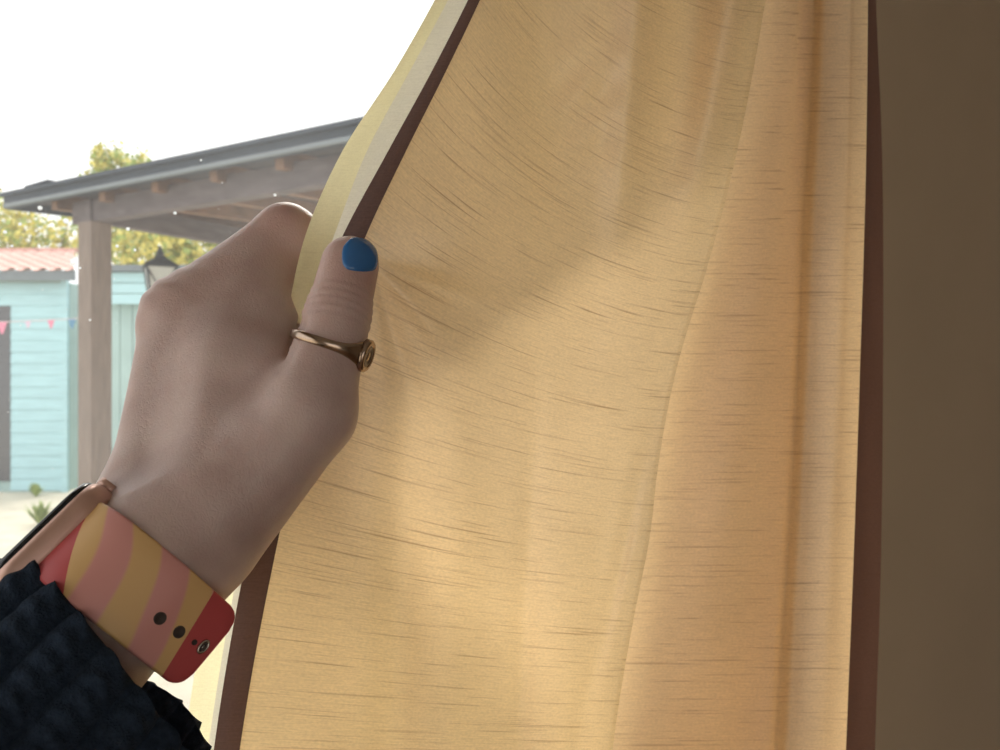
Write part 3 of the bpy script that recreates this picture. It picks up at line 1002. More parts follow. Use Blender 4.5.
# --- navy knitted sleeve: ribbed tube with stitch relief
def sleeve():
    path_pts = [Wc - ap * 27.5 * mm, Wc - ap * 60 * mm, Wc - ap * 120 * mm, Wc - ap * 190 * mm, Wc - ap * 235 * mm + np.array([0, -0.02, -0.005]),
                Wc - ap * 240 * mm + np.array([0.02, -0.10, -0.005]), Wc - ap * 240 * mm + np.array([0.05, -0.22, 0.01])]
    path_pts = np.array(path_pts)
    cum = np.concatenate([[0], np.cumsum(np.linalg.norm(np.diff(path_pts, axis=0), axis=1))])
    L_ = cum[-1]
    nl, nth = 420, 416
    tl = np.concatenate([np.linspace(0, 0.11, 300, endpoint=False), np.linspace(0.11, L_, nl - 300)])
    ctr = np.stack([ip(tl, cum, path_pts[:, i]) for i in range(3)], -1)
    tang = np.gradient(ctr, tl, axis=0); tang /= np.linalg.norm(tang, axis=1)[:, None]
    e1 = np.empty_like(ctr); e2 = np.empty_like(ctr)
    a = nw
    for i in range(nl):
        a = unit(a - tang[i] * np.dot(a, tang[i]))
        e1[i] = a; e2[i] = np.cross(tang[i], a)
        if np.dot(e2[i], uw) < 0 and i == 0: pass
    sgn = 1 if np.dot(e2[0], uw) > 0 else -1
    e2 *= sgn
    th = np.linspace(0, 2 * math.pi, nth, endpoint=False)[None, :]
    T = tl[:, None]
    grow = np.clip(T / 0.16, 0, 1)
    rn = 0.0340 + 0.012 * grow                  # dorsal / palmar radius
    ru = 0.0335 + 0.013 * grow
    # loose on the palm side near the cuff
    shift = -0.0100 * (1 - 0.6 * grow)
    nrib = 20
    ribp = th * nrib + 0.35 * np.sin(T / 0.013 + th)
    rib = np.abs(np.cos(ribp / 2)) ** 0.7
    st = np.sin(T / 0.0021 * math.pi + 1.1 * np.cos(ribp)) * 0.5 + 0.5
    relief = 0.0032 * rib + 0.0010 * st * rib
    relief += 0.0016 * np.sin(T / 0.021 + 2.3 * np.sin(th + 0.5)) * np.clip(T / 0.02, 0, 1)
    roll = -0.0016 * np.exp(-(T / 0.0025) ** 2)
    rr = relief + roll
    skew = 0.0070 * np.cos(th) - 0.0010 * np.sin(th) + 0.013 * np.clip(-np.cos(th), 0, 1) * np.clip(np.sin(th) + 0.15, 0, 1)      # cuff edge not square to the arm
    pos = (ctr[:, None, :] + e1[:, None, :] * ((rn + rr) * np.cos(th) + shift)[..., None] + e2[:, None, :] * ((ru + rr) * np.sin(th))[..., None])
    pos = pos + ap[None, None, :] * (skew * np.exp(-T / 0.03) + 0.0006 * np.sin(th * nrib) * np.exp(-T / 0.004))[..., None]
    # inner layer of the cuff
    inn = (ctr[:60, None, :] + e1[:60, None, :] * ((rn[:60] - 0.0022 + 0.4 * relief[:60]) * np.cos(th) + shift[:60])[..., None]
           + e2[:60, None, :] * ((ru[:60] - 0.0022 + 0.4 * relief[:60]) * np.sin(th))[..., None])
    inn = inn + ap[None, None, :] * (skew * np.exp(-T[:60] / 0.03))[..., None]
    allv = np.concatenate([inn[::-1], pos], 0)
    nr = allv.shape[0]
    idx = np.arange(nr * nth).reshape(nr, nth)
    nx = np.roll(idx, -1, 1)
    q = np.stack([idx[:-1], nx[:-1], nx[1:], idx[1:]], -1).reshape(-1, 4)
    return from_py('sleeve', allv.reshape(-1, 3), q, M['knit'], person, True)


sl = sleeve()
sl['label'] = 'dark navy ribbed knit sleeve'

# ================================================================== RING on the thumb
tr = unit(IPt - MT)
rc = P(328, 344, 0.2285)
tpar = np.dot(rc - MT, tr)
rc = MT + tr * tpar
vr = unit(np.array([0, 0, CAMZ]) - rc)
rf = unit(vr - tr * np.dot(vr, tr))           # towards the camera
rs = np.cross(tr, rf)
if rs[0] < 0: rs = -rs                         # to the right
ring = tag(empty('ring', tuple(rc)), 'dark gold signet ring with an engraved round face on the thumb', 'ring')
Rg = 9.3 * mm
tilt = unit(tr + 0.02 * rs + 0.22 * rf)                    # the ring sits a little tilted
rs2 = unit(rs - tilt * np.dot(rs, tilt)); rf2 = unit(np.cross(rs2, tilt))
if np.dot(rf2, rf) < 0: rf2 = -rf2
th_s = math.radians(24)                        # signet direction: right, turned to the camera
vv, ff = [], []
NT, NS = 72, 14
angs_r = np.arange(NT) * 2 * math.pi / NT
dirs_r = np.cos(angs_r)[:, None] * rs2 + np.sin(angs_r)[:, None] * rf2
rr_r = np.linspace(6 * mm, 11.2 * mm, 60)
prof_r = hand_sdf(rc + dirs_r[:, None, :] * rr_r[None, :, None])
fit = np.array([rr_r[np.argmax(p > 0)] if (p > 0).any() else 11.2 * mm for p in prof_r])     # the ring follows the thumb
fit = np.maximum(fit, 8.6 * mm)
for _ in range(6):
    fit = np.maximum(fit, (np.roll(fit, 1) + fit + np.roll(fit, -1)) / 3)
for i in range(NT):
    a = 2 * math.pi * i / NT
    da = abs((a - th_s + math.pi) % (2 * math.pi) - math.pi)
    wide = (1.3 + 2.6 * math.exp(-(da / 0.55) ** 2)) * mm       # half width along the finger
    thick = (0.75 + 0.75 * math.exp(-(da / 0.5) ** 2)) * mm
    rad_dir = math.cos(a) * rs2 + math.sin(a) * rf2
    for k in range(NS):
        b = 2 * math.pi * k / NS
        vv.append(rc + rad_dir * (fit[i] + 0.35 * mm + thick * math.cos(b)) + tilt * wide * math.sin(b))
for i in range(NT):
    for k in range(NS):
        ff.append((i * NS + k, i * NS + (k + 1) % NS, ((i + 1) % NT) * NS + (k + 1) % NS, ((i + 1) % NT) * NS + k))
from_py('band', vv, ff, M['ringgold'], ring, True)
sdv = math.cos(th_s) * rs2 + math.sin(th_s) * rf2
sdt = np.cross(sdv, tilt)


def disc(name, c, axis, ax1, ax2, r1, r2, h, mat, parent, dish=0.0, n=32):
    v, f = [], []
    prof = [(0.0, 1.0), (h * 0.75, 1.0), (h, 0.90), (h, 0.70), (h - dish, 0.62), (h - dish, 0.30), (h - dish * 0.3, 0.22), (h - dish * 0.3, 0.02)]
    for z, s_ in prof:
        for k in range(n):
            b = 2 * math.pi * k / n
            v.append(c + axis * z + ax1 * r1 * s_ * math.cos(b) + ax2 * r2 * s_ * math.sin(b))
    for j in range(len(prof) - 1):
        for k in range(n):
            f.append((j * n + k, j * n + (k + 1) % n, (j + 1) * n + (k + 1) % n, (j + 1) * n + k))
    f.append(tuple(range(n))[::-1]); f.append(tuple((len(prof) - 1) * n + k for k in range(n)))
    return from_py(name, v, f, mat, parent, True)


sc = rc + sdv * (fit[int(round(th_s / (2 * math.pi) * NT))] + 0.4 * mm)
disc('signet', sc, sdv, tilt, sdt, 4.6 * mm, 3.9 * mm, 1.9 * mm, M['ringgold'], ring, 0.35 * mm)
disc('engraving', sc + sdv * 1.50 * mm, sdv, tilt, sdt, 2.9 * mm, 2.4 * mm, 0.30 * mm, M['ringdark'], ring, 0.2 * mm)

# ================================================================== WATCH
watch = tag(empty('wristwatch', tuple(Wc)), 'rose gold smart watch on a pink, yellow and red swirled strap round the wrist', 'watch')
Bc = Wc - ap * 12.6 * mm                       # centre of the strap round the wrist
RN, RU = 21.2 * mm, 27.6 * mm                  # strap ellipse radii (dorsal/palmar, ulnar/radial)


def strap_mat():
    m, nt, out = new_mat('swirled_silicone')
    L = nt.links.new
    uv = N(nt, 'ShaderNodeUVMap')
    p = N(nt, 'ShaderNodeBsdfPrincipled', i_Roughness=0.5)
    nz = N(nt, 'ShaderNodeTexNoise', i_Scale=28.0, i_Detail=1.0)
    L(uv.outputs[0], nz.inputs['Vector'])
    sp = N(nt, 'ShaderNodeSeparateXYZ')
    L(uv.outputs[0], sp.inputs[0])
    # curved bands: u + k*(v-v0)^2 + noise
    sq = N(nt, 'ShaderNodeMath', operation='POWER', i_1=2.0)
    sb_ = N(nt, 'ShaderNodeMath', operation='ADD', i_1=0.004)
    L(sp.outputs['Y'], sb_.inputs[0]); L(sb_.outputs[0], sq.inputs[0])
    k0 = N(nt, 'ShaderNodeMath', operation='MULTIPLY_ADD', i_1=0.42)
    L(sp.outputs['Y'], k0.inputs[0]); L(sp.outputs['X'], k0.inputs[2])
    k1 = N(nt, 'ShaderNodeMath', operation='MULTIPLY_ADD', i_1=14.0)
    L(sq.outputs[0], k1.inputs[0]); L(k0.outputs[0], k1.inputs[2])
    k2 = N(nt, 'ShaderNodeMath', operation='MULTIPLY_ADD', i_1=0.010)
    L(nz.outputs['Fac'], k2.inputs[0]); L(k1.outputs[0], k2.inputs[2])
    sc_ = N(nt, 'ShaderNodeMath', operation='MULTIPLY', i_1=1 / 0.0165)
    L(k2.outputs[0], sc_.inputs[0])
    fr = N(nt, 'ShaderNodeMath', operation='FRACT')
    L(sc_.outputs[0], fr.inputs[0])
    pink = (0.68, 0.31, 0.28); yel = (0.70, 0.44, 0.19); red = (0.50, 0.07, 0.075)
    r = ramp(nt, [(0.0, pink), (0.44, pink), (0.50, yel), (0.94, yel), (1.0, pink)])
    L(fr.outputs[0], r.inputs[0])
    # red near the case and at the tail
    tail = N(nt, 'ShaderNodeMath', operation='GREATER_THAN', i_1=STRAP_RED)
    vy = N(nt, 'ShaderNodeMath', operation='MULTIPLY_ADD', i_1=0.2)
    L(sp.outputs['Y'], vy.inputs[0]); L(sp.outputs['X'], vy.inputs[2])
    L(vy.outputs[0], tail.inputs[0])
    hd = N(nt, 'ShaderNodeMath', operation='LESS_THAN', i_1=0.0052)
    vy2 = N(nt, 'ShaderNodeMath', operation='MULTIPLY_ADD', i_1=0.75)
    L(sp.outputs['Y'], vy2.inputs[0]); L(sp.outputs['X'], vy2.inputs[2])
    L(vy2.outputs[0], hd.inputs[0])
    mxm = N(nt, 'ShaderNodeMath', operation='MAXIMUM')
    L(tail.outputs[0], mxm.inputs[0]); L(hd.outputs[0], mxm.inputs[1])
    mixc = N(nt, 'ShaderNodeMix', data_type='RGBA')
    L(mxm.outputs[0], mixc.inputs['Factor'])
    L(r.outputs[0], mixc.inputs['A']); mixc.inputs['B'].default_value = (*red, 1)
    L(mixc.outputs['Result'], p.inputs['Base Color'])
    L(p.outputs[0], out.inputs[0])
    return m


STRAP_RED = 0.0400
M['strap'] = strap_mat()
BW = 10.8 * mm                                  # half strap width


def ell(phi):
    """point and outward normal on the strap ellipse: phi=0 dorsal, 90 deg radial (to the camera), 180 palmar"""
    c, s_ = math.cos(phi), math.sin(phi)
    sp = lambda v: math.copysign(abs(v) ** 0.75, v)
    p = Bc + nw * RN * sp(c) - uw * RU * sp(s_)
    nrm = unit(nw * math.copysign(abs(c) ** 1.25, c) / RN - uw * math.copysign(abs(s_) ** 1.25, s_) / RU)
    return p, nrm


def strap_piece(name, phi0, phi1, n, lift=0.0, tail=0.0, round_end=False, flip=False):
    pts_, nr_ = [], []
    for i in range(n):
        p, q = ell(phi0 + (phi1 - phi0) * i / (n - 1))
        pts_.append(p + q * lift); nr_.append(q)
    if tail > 0:                                # straight tail leaving along the tangent
        t = unit(pts_[-1] - pts_[-2])
        for k in range(1, 33):
            pts_.append(pts_[n - 1] + t * tail * k / 32); nr_.append(nr_[n - 1])
    pts_ = np.array(pts_)
    arc = np.concatenate([[0], np.cumsum(np.linalg.norm(np.diff(pts_, axis=0), axis=1))])
    prof = [(-1, 0.0), (-0.985, 0.75), (-0.93, 1.0), (-0.5, 1.05), (0, 1.05), (0.5, 1.05), (0.93, 1.0), (0.985, 0.75), (1, 0.0), (0.95, -1), (0, -1), (-0.95, -1)]
    v, f, uvv = [], [], []
    m = len(prof)
    for i in range(len(pts_)):
        rem = arc[-1] - arc[i]
        hw = BW
        if round_end:
            rr_ = 4.2 * mm
            if rem < rr_:
                hw = BW - rr_ + math.sqrt(max(0, rr_ ** 2 - (rr_ - rem) ** 2))
        for (s_, t_) in prof:
            v.append(pts_[i] + ap * hw * s_ + nr_[i] * (t_ * 1.05 * mm))
            uvv.append((arc[i], hw * s_))
    L_ = len(pts_)
    for i in range(L_ - 1):
        for k in range(m):
            f.append((i * m + k, i * m + (k + 1) % m, (i + 1) * m + (k + 1) % m, (i + 1) * m + k))
    f.append(tuple(range(m))); f.append(tuple((L_ - 1) * m + k for k in range(m))[::-1])
    o = from_py(name, v, f, M['strap'], watch, True)
    ul = o.data.uv_layers.new(name='UVMap')
    for lp in o.data.loops:
        ul.data[lp.index].uv = uvv[lp.vertex_index]
    return o, pts_, nr_, arc


st1, sp_, sn_, sarc = strap_piece('strap', math.radians(34), math.radians(112), 90, 0.0, 15.5 * mm, True)
strap_piece('strap', math.radians(326), math.radians(100), 110, -2.2 * mm)


def on_strap(s_, off):
    i = int(np.argmin(np.abs(sarc - s_)))
    i2 = min(i + 1, len(sp_) - 1)
    t = unit(sp_[i2] - sp_[i2 - 1])
    return sp_[i] + ap * off, sn_[i], t


SE = sarc[-1]
for s_, off in ((SE - 0.0160, -1.6 * mm), (SE - 0.0103, -1.2 * mm), (SE - 0.0052, -0.8 * mm)):
    c, q, t = on_strap(s_, off)
    r = 1.25 * mm if s_ < SE - 0.006 else 0.6 * mm
    v, f = [], []
    for (z, k_) in ((1.0, 1.25), (1.30, 1.1), (1.25, 0.95), (1.12, 0.9), (1.12, 0.02)):
        for k in range(20):
            b = 2 * math.pi * k / 20
            v.append(c + q * z * mm + ap * r * k_ * math.cos(b) + t * r * k_ * math.sin(b))
    for j in range(4):
        for k in range(20):
            f.append((j * 20 + k, j * 20 + (k + 1) % 20, (j + 1) * 20 + (k + 1) % 20, (j + 1) * 20 + k))
    from_py('strap_hole', v, f, M['darkhole'], st1, True)
c, q, t = on_strap(SE - 0.0027, -0.3 * mm)
disc('strap_pin', c + q * 1.0 * mm, q, ap, t, 1.9 * mm, 1.2 * mm, 0.8 * mm, M['pin'], st1, 0.4 * mm)
disc('strap_pin', c + q * 1.35 * mm, q, ap, t, 1.1 * mm, 0.65 * mm, 0.5 * mm, M['darkhole'], st1, 0.2 * mm)

# case: rounded block lying on the dorsal side
cc = Wc - ap * 15.4 * mm + nw * 21.0 * mm
bm = bmesh.new()
bm_box(bm, cc, (35 * mm, 39 * mm, 7.6 * mm), (ap, uw, nw))
vert_e = [e for e in bm.edges if abs(np.dot(unit(np.array(e.verts[0].co - e.verts[1].co)), nw)) > 0.9]
bmesh.ops.bevel(bm, geom=vert_e, offset=9 * mm, segments=8, affect='EDGES', profile=0.5)
oth = [e for e in bm.edges if len(e.link_faces) == 2 and abs(e.link_faces[0].normal.dot(e.link_faces[1].normal)) < 0.3]
bmesh.ops.bevel(bm, geom=oth, offset=2.8 * mm, segments=5, affect='EDGES', profile=0.5)
case = from_bm('case', bm, M['rosegold'], watch, True)
bm = bmesh.new()
bm_box(bm, cc + nw * 3.9 * mm, (32.5 * mm, 36.5 * mm, 2.2 * mm), (ap, uw, nw))
vert_e = [e for e in bm.edges if abs(np.dot(unit(np.array(e.verts[0].co - e.verts[1].co)), nw)) > 0.9]
bmesh.ops.bevel(bm, geom=vert_e, offset=8 * mm, segments=8, affect='EDGES', profile=0.5)
tp = [e for e in bm.edges if len(e.link_faces) == 2 and abs(e.link_faces[0].normal.dot(e.link_faces[1].normal)) < 0.3
      and np.dot(np.array(e.verts[0].co) - (cc + nw * 3.9 * mm), nw) > 0]
bmesh.ops.bevel(bm, geom=tp, offset=1.8 * mm, segments=4, affect='EDGES', profile=0.5)
from_bm('screen', bm, M['blackglass'], watch, True)
tube('crown', [cc + ap * 17 * mm - uw * 8 * mm, cc + ap * 19.2 * mm - uw * 8 * mm], 3.2 * mm, M['rosegold'], watch, 24)
# ================================================================== OUTSIDE
tag(box2('ground', (-40, -15, -0.12), (30, 60, -0.02), M['gravel']), kind='structure')

# --- pergola
fd = unit(np.array([0.854, -0.52, 0.0]))      # along the eave, towards the house
bd = unit(np.array([0.52, 0.854, 0.0]))       # across the canopy, away from the eave
zu = np.array([0, 0, 1.0])
post_c = np.array([-2.147, 4.4, 0.0])
perg = tag(empty('pergola', tuple(post_c)), 'weathered timber canopy with a felted roof on a square post, outside the window', 'pergola')
PW = 0.118
bm = bmesh.new()
bm_box(bm, post_c + zu * 1.143, (PW, PW, 2.326), (fd, bd, zu), 0.006)
from_bm('post', bm, M['post'], perg)
bm = bmesh.new()
far_c = post_c + bd * 2.3
bm_box(bm, far_c + zu * 1.2, (PW, PW, 2.44), (fd, bd, zu), 0.006)
from_bm('post', bm, M['post'], perg)
bm = bmesh.new()
near_c = post_c + fd * 2.9
bm_box(bm, near_c + zu * 1.143, (PW, PW, 2.326), (fd, bd, zu), 0.006)
from_bm('post', bm, M['post'], perg)
BZ = 2.306                                       # underside of the front beam


def pbeam(name, a, b, w_, h_, mat, z0, parent=perg):
    a = np.asarray(a, float); b = np.asarray(b, float)
    d = b - a
    Lb = np.linalg.norm(d); d = d / Lb
    sd_ = unit(np.cross(zu, d)); up_ = np.cross(d, sd_)
    bm = bmesh.new()
    c = (a + b) / 2 + up_ * h_ / 2 + zu * z0
    bm_box(bm, c, (Lb, w_, h_), (d, sd_, up_), 0.003)
    return from_bm(name, bm, mat, parent)


pbeam('front_beam', post_c - fd * 0.15, near_c + fd * 0.4, 0.07, 0.115, M['beam'], BZ)
pbeam('rear_beam', far_c - fd * 0.15, far_c + fd * 3.3, 0.07, 0.15, M['beam'], BZ + 0.02)
pbeam('side_beam', post_c - bd * 0.05, far_c + bd * 0.1, 0.07, 0.115, M['beam'], BZ)
# rafters across and roof deck above them; slight fall towards the eave
OV = 0.13
slope = 0.05
for i in range(9):
    o = post_c + fd * (-0.22 + 0.42 * i)
    a = o - bd * (OV - 0.04); b = o + bd * 2.5
    pbeam('rafter', a - zu * (OV * slope), b + zu * 2.5 * slope, 0.05, 0.085, M['rafter'], BZ + 0.085)
zr = BZ + 0.172
d0 = post_c - fd * 0.585 - bd * OV
d1 = post_c + fd * 3.4 - bd * OV
nb_ = 12
for i in range(nb_):                             # boards of the roof deck, running along the eave
    t0, t1 = 2.9 * i / nb_, 2.9 * (i + 1) / nb_ - 0.012
    a = d0 + bd * (t0 + t1) / 2; b = d1 + bd * (t0 + t1) / 2
    zz = zr + ((t0 + t1) / 2 - OV) * slope
    bm = bmesh.new()
    bm_box(bm, (a + b) / 2 + zu * zz, (np.linalg.norm(b - a), t1 - t0, 0.018), (fd, unit(bd + zu * slope), unit(np.cross(fd, unit(bd + zu * slope)))))
    from_bm('roof_board', bm, M['under'], perg)
bm = bmesh.new()
bm_box(bm, (d0 + d1) / 2 + bd * 1.43 + zu * (zr + 0.022 + (1.43 - OV) * slope), (np.linalg.norm(d1 - d0) + 0.06, 2.95, 0.02),
       (fd, unit(bd + zu * slope), unit(np.cross(fd, unit(bd + zu * slope)))))
from_bm('roof_felt', bm, M['felt'], perg)
pbeam('fascia', d0 - fd * 0.02 - bd * 0.012, d1 - bd * 0.012, 0.022, 0.085, M['felt'], zr - 0.055 - OV * slope)
pbeam('fascia_trim', d0 - bd * 0.03, d1 - bd * 0.03, 0.016, 0.02, M['fascia_grey'], zr - 0.052 - OV * slope)
pbeam('barge_board', d0 - fd * 0.012, d0 - fd * 0.012 + bd * 2.9 + zu * 2.9 * slope, 0.022, 0.085, M['felt'], zr - 0.055 - OV * slope)
pbeam('roof_tab', d0 + fd * 0.12 + bd * 0.04, d0 + fd * 0.34 + bd * 0.04 + zu * 0.01, 0.05, 0.012, M['felt'], zr + 0.045)

# --- turquoise shed with a tiled roof
sY = 10.8
GZ = -0.02
shed = tag(empty('garden_shed', (-5.8, sY, 0)), 'turquoise clapboard shed with a clay tiled roof and grey fascia', 'shed')
sx0, sx1 = -8.6, (66 - 500) / F * sY            # front wall runs to the corner at px 66
top_z = CAMZ + (375 - 280) / F * sY
bh = 0.150
nbd = int(round((top_z - 0.02) / bh))
wx0, wx1, wz0, wz1 = -7.4, (11 - 500) / F * sY, 0.12, CAMZ + (375 - 306) / F * sY   # dark window / door at the left
for i in range(nbd):
    z0 = 0.0 + i * bh; z1 = z0 + bh - 0.004
    segs = [(sx0, sx1)]
    if z0 < wz1 and z1 > wz0:
        segs = [(sx0, wx0), (wx1, sx1)]
    for a, b in segs:
        v = [(a, sY, z0), (b, sY, z0), (b, sY - 0.016, z0), (a, sY - 0.016, z0), (a, sY, z1), (b, sY, z1), (b, sY - 0.008, z1), (a, sY - 0.008, z1)]
        from_py('board', v, [(0, 1, 2, 3), (7, 6, 5, 4), (3, 2, 6, 7), (1, 0, 4, 5), (0, 3, 7, 4), (2, 1, 5, 6)], M['teal'], shed)
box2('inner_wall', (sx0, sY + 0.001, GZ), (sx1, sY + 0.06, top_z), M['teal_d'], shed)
box2('window', (wx0, sY - 0.02, wz0), (wx1, sY + 0.0, wz1), M['darkpane'], shed)
box2('corner_trim', (sx1 - 0.05, sY - 0.035, GZ), (sx1 + 0.03, sY + 0.02, top_z), M['teal'], shed)
# receding side wall right of the corner
ex = sx1 + 0.35; ey = sY + 2.6
for i in range(nbd):
    z0 = i * bh; z1 = z0 + bh - 0.010
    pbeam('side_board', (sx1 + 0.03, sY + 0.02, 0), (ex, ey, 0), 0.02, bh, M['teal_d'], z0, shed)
box2('fascia', (sx0, sY - 0.22, top_z - 0.03), (sx1 + 0.22, sY - 0.18, top_z + 0.10), M['fascia_grey'], shed)
# tiled roof: rows of curved tiles as one real surface
rz0, rz1 = top_z + 0.08, top_z + 0.62
v, f = [], []
nxr, nyr = 260, 36
for j in range(nyr + 1):
    tj = j / nyr
    for i in range(nxr + 1):
        xe = (74 - 500) / F * (sY - 0.25 + 2.0 * tj)     # hipped end behind the post
        x = sx0 + (xe - sx0) * i / nxr
        wv = 0.022 * math.cos(x / 0.2 * 2 * math.pi)
        stp = 0.030 * (1 - (tj * 9) % 1.0)
        v.append((x, sY - 0.25 + 2.0 * tj, rz0 + (rz1 - rz0) * tj + wv + stp))
for j in range(nyr):
    for i in range(nxr):
        a = j * (nxr + 1) + i
        f.append((a, a + 1, a + nxr + 2, a + nxr + 1))
tag(from_py('roof_tiles', v, f, M['tile'], shed), kind='stuff')
box2('ridge', (sx0, sY + 1.7, rz1), (-6.35, sY + 1.85, rz1 + 0.06), M['tile'], shed, 0.02)

# --- second outbuilding right of the post
oY = 9.6
ob = tag(empty('outbuilding', (-4.3, oY, 0)), 'pale blue outbuilding with a dark teal door, behind the post and lantern', 'building')
ox0, ox1 = (104 - 500) / F * oY, (330 - 500) / F * oY
otop = CAMZ + (375 - 272) / F * oY
odr = CAMZ + (375 - 304) / F * oY
for i in range(3):
    hh = (otop - odr) / 3
    box2('board', (ox0, oY - 0.03, odr + i * hh), (ox1, oY + 0.03, odr + (i + 1) * hh - 0.012), M['teal'], ob)
for i in range(18):
    xx0 = ox0 + (ox1 - ox0) * i / 18; xx1 = ox0 + (ox1 - ox0) * (i + 1) / 18 - 0.012
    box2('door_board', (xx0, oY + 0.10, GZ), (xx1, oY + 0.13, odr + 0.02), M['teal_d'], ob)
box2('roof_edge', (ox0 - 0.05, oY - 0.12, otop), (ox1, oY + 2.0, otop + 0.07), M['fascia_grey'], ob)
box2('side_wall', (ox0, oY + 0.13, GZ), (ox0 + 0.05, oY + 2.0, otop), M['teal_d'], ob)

# --- lantern on a post
ly = 5.2
lc = P(160, 268, ly)
lan = tag(empty('lantern', (lc[0], ly, 0)), 'dark iron lantern with a pointed cap and finial outside, above the knuckles', 'lantern')
S_ = ly / F                                     # metres per photo pixel there


def frustum(name, zs, hs, mat, parent=lan):
    v, f = [], []
    for z, h in zip(zs, hs):
        for (a, b) in ((-1, -1), (1, -1), (1, 1), (-1, 1)):
            ca, sa = math.cos(0.5), math.sin(0.5)
            v.append((lc[0] + h * (a * ca - b * sa), ly + h * (a * sa + b * ca), z))
    for j in range(len(zs) - 1):
        for k in range(4):
            f.append((j * 4 + k, j * 4 + (k + 1) % 4, (j + 1) * 4 + (k + 1) % 4, (j + 1) * 4 + k))
    f.append((3, 2, 1, 0)); n_f = (len(zs) - 1) * 4
    f.append((n_f, n_f + 1, n_f + 2, n_f + 3))
    return from_py(name, v, f, mat, parent)


z0 = lc[2]
frustum('cap', [z0, z0 + 3 * S_, z0 + 9 * S_, z0 + 12 * S_], [17 * S_, 15 * S_, 6 * S_, 4.5 * S_], M['iron'])
tube('finial', [(lc[0], ly, z0 + 10 * S_), (lc[0], ly, z0 + 14 * S_), (lc[0], ly, z0 + 17 * S_), (lc[0], ly, z0 + 22 * S_)], [3 * S_, 4 * S_, 3 * S_, 0.6 * S_], M['iron'], lan)
frustum('glass_box', [z0 - 40 * S_, z0], [8 * S_, 13 * S_], M['lampglass'])
ca, sa = math.cos(0.5), math.sin(0.5)
for (a, b) in ((-1, -1), (1, -1), (1, 1), (-1, 1)):
    h0, h1 = 13.4 * S_, 8.4 * S_
    tube('corner_bar', [(lc[0] + h0 * (a * ca - b * sa), ly + h0 * (a * sa + b * ca), z0), (lc[0] + h1 * (a * ca - b * sa), ly + h1 * (a * sa + b * ca), z0 - 40 * S_)], 1.0 * S_, M['iron'], lan, 6)
for (a, b, c_, d_) in ((-1, -1, 1, -1), (1, -1, -1, -1), (1, -1, 1, 1), (1, 1, 1, -1)):
    h0, h1 = 13.6 * S_, 8.6 * S_
    tube('cross_bar', [(lc[0] + h0 * (a * ca - b * sa), ly + h0 * (a * sa + b * ca), z0 - 1 * S_), (lc[0] + h1 * (c_ * ca - d_ * sa), ly + h1 * (c_ * sa + d_ * ca), z0 - 38 * S_)], 0.6 * S_, M['iron'], lan, 6)
tube('lamp_post', [(lc[0], ly, -0.02), (lc[0], ly, z0 - 40 * S_)], 0.03, M['iron'], lan, 10)

# --- bunting on a string
by = 6.3
bx = [(-40, 318), (2, 322), (28, 321), (51, 320), (72, 319), (100, 316)]
bun = tag(empty('bunting', tuple(P(30, 322, by))), 'string of small pink, lilac and blue flags across the shed', 'bunting')
tube('string', [P(x, y, by) for x, y in bx], 0.004, M['string'], bun, 6)
for (x, y), mt, sz in zip(bx[1:5], ('pinkflag', 'lilacflag', 'pinkflag', 'blueflag'), (5, 3, 3.5, 4)):
    c = P(x, y, by); s2 = sz * by / F
    v = []
    for yy in (-0.003, 0.003):
        v += [(c[0] - s2, by + yy, c[2]), (c[0] + s2, by + yy, c[2]), (c[0] + s2 * 0.15, by + yy, c[2] - 2.4 * s2), (c[0] - s2 * 0.15, by + yy, c[2] - 2.4 * s2)]
    from_py('flag', v, [(0, 1, 2, 3), (7, 6, 5, 4), (0, 4, 5, 1), (1, 5, 6, 2), (2, 6, 7, 3), (3, 7, 4, 0)], M[mt], bun)


# --- trees: trunk, limbs and leaves
def tree(name, label, base, blobs, nleaf, leaf, mats, group='trees behind the shed', seed=1):
    rng = np.random.default_rng(seed)
    root = tag(empty(name, tuple(base)), label, 'tree', group)
    base = np.asarray(base, float)
    topc = np.mean([b[0] for b in blobs], 0)
    vv_, ff_ = tube_verts([base, base * 0.5 + topc * 0.5 + np.array([0.1, 0, -0.4]), topc], [0.16, 0.11, 0.03], 8)
    for c, r in blobs:
        s0 = base * 0.45 + topc * 0.55
        v2, f2 = tube_verts([s0, (s0 + c) / 2 + np.array([0, 0, 0.1]), c + np.array([0, 0, 0.7 * r[2]])], [0.06, 0.035, 0.008], 6)
        o_ = len(vv_)
        vv_ += v2; ff_ += [tuple(i + o_ for i in q) for q in f2]
    from_py('trunk', vv_, ff_, M['bark'], root, True)
    for mi, mt in enumerate(mats):
        pts_ = []
        for c, r in blobs:
            n = int(nleaf * (r[0] * r[2]) / sum(b[1][0] * b[1][2] for b in blobs) / len(mats))
            d = rng.normal(size=(n, 3)); d /= np.linalg.norm(d, axis=1)[:, None]
            rad = rng.uniform(0.35, 1.0, n) ** 0.6
            clump = 1 + 0.25 * np.sin(d[:, 0] * 7 + mi) * np.cos(d[:, 2] * 6)
            pts_.append(np.asarray(c) + d * rad[:, None] * clump[:, None] * np.asarray(r))
        C = np.concatenate(pts_)
        n = len(C)
        a = rng.normal(size=(n, 3)); a /= np.linalg.norm(a, axis=1)[:, None]
        b = np.cross(a, rng.normal(size=(n, 3))); b /= np.linalg.norm(b, axis=1)[:, None]
        sz = leaf * rng.uniform(0.6, 1.4, (n, 1))
        V = np.stack([C - a * sz, C - b * sz * 0.5, C + a * sz, C + b * sz * 0.5], 1).reshape(-1, 3)
        o = from_py('leaves', V, np.arange(4 * n).reshape(-1, 4), M[mt], root)
        tag(o, kind='stuff')
    return root


def blob(px, py, d, rx, rz):
    k = d / F
    return (P(px, py, d), (rx * k, min(rx, rz) * k, rz * k))


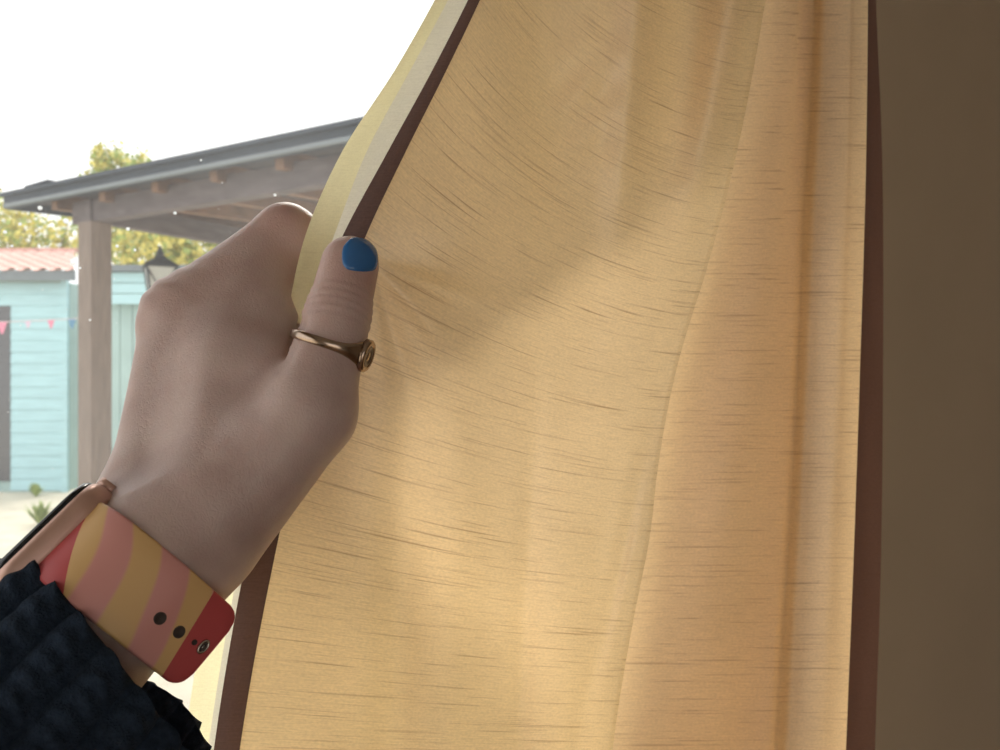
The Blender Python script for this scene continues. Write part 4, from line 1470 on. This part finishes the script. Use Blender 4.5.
tree('autumn_tree', 'yellowing tree rising behind the tiled shed roof, at the far left', (-9.6, 17.5, 0),
     [blob(-10, 225, 17.5, 40, 36), blob(22, 232, 17.5, 26, 26), blob(70, 232, 17.5, 22, 26), blob(48, 250, 17.5, 40, 14)], 2100, 0.075, ('leaf_y', 'leaf_y', 'leaf_g'), seed=3)
tree('tall_tree', 'tall yellow green tree whose top shows above the canopy roof', (-9.4, 22.5, 0),
     [blob(112, 182, 22.5, 24, 36), blob(140, 182, 22.5, 22, 28), blob(100, 158, 22.5, 9, 14), blob(124, 225, 22.5, 40, 30)], 3600, 0.09, ('leaf_y', 'leaf_g'), seed=5)
tree('bushy_tree', 'bushy lime green tree behind the lantern, below the canopy roof', (-6.6, 16.5, 0),
     [blob(150, 252, 16.5, 45, 26), blob(205, 250, 16.5, 40, 30), blob(250, 255, 16.5, 40, 30)], 3600, 0.075, ('leaf_y', 'leaf_y', 'leaf_g'), seed=8)

# --- small plants at the shed's foot
for k, (px_, py_, d_, h_, lb) in enumerate(((40, 524, 8.4, 0.20, 'low green plant growing in the pale paving beside the watch'),
                                            (36, 492, 10.4, 0.14, 'tuft of green grass at the foot of the shed wall'))):
    b = P(px_, py_, d_); b[2] = -0.02
    rng = np.random.default_rng(20 + k)
    pl = tag(empty('small_plant', tuple(b)), lb, 'plant', 'small plants by the shed')
    V, Fc = [], []
    for i in range(70):
        a = rng.uniform(0, 2 * math.pi); ln = h_ * rng.uniform(0.6, 1.3); sp = rng.uniform(0.2, 0.9) * h_
        t = np.array([math.cos(a), math.sin(a), 0]); s3 = np.array([-t[1], t[0], 0]) * 0.014
        o_ = len(V)
        V += [b - s3, b + s3, b + t * sp * 0.6 + zu * ln * 0.7 + s3, b + t * sp * 0.6 + zu * ln * 0.7 - s3, b + t * sp + zu * ln]
        Fc += [(o_, o_ + 1, o_ + 2, o_ + 3), (o_ + 3, o_ + 2, o_ + 4)]
    tag(from_py('leaves', V, Fc, M['leaf_g'], pl), kind='stuff')
    pl['category'] = 'plant'
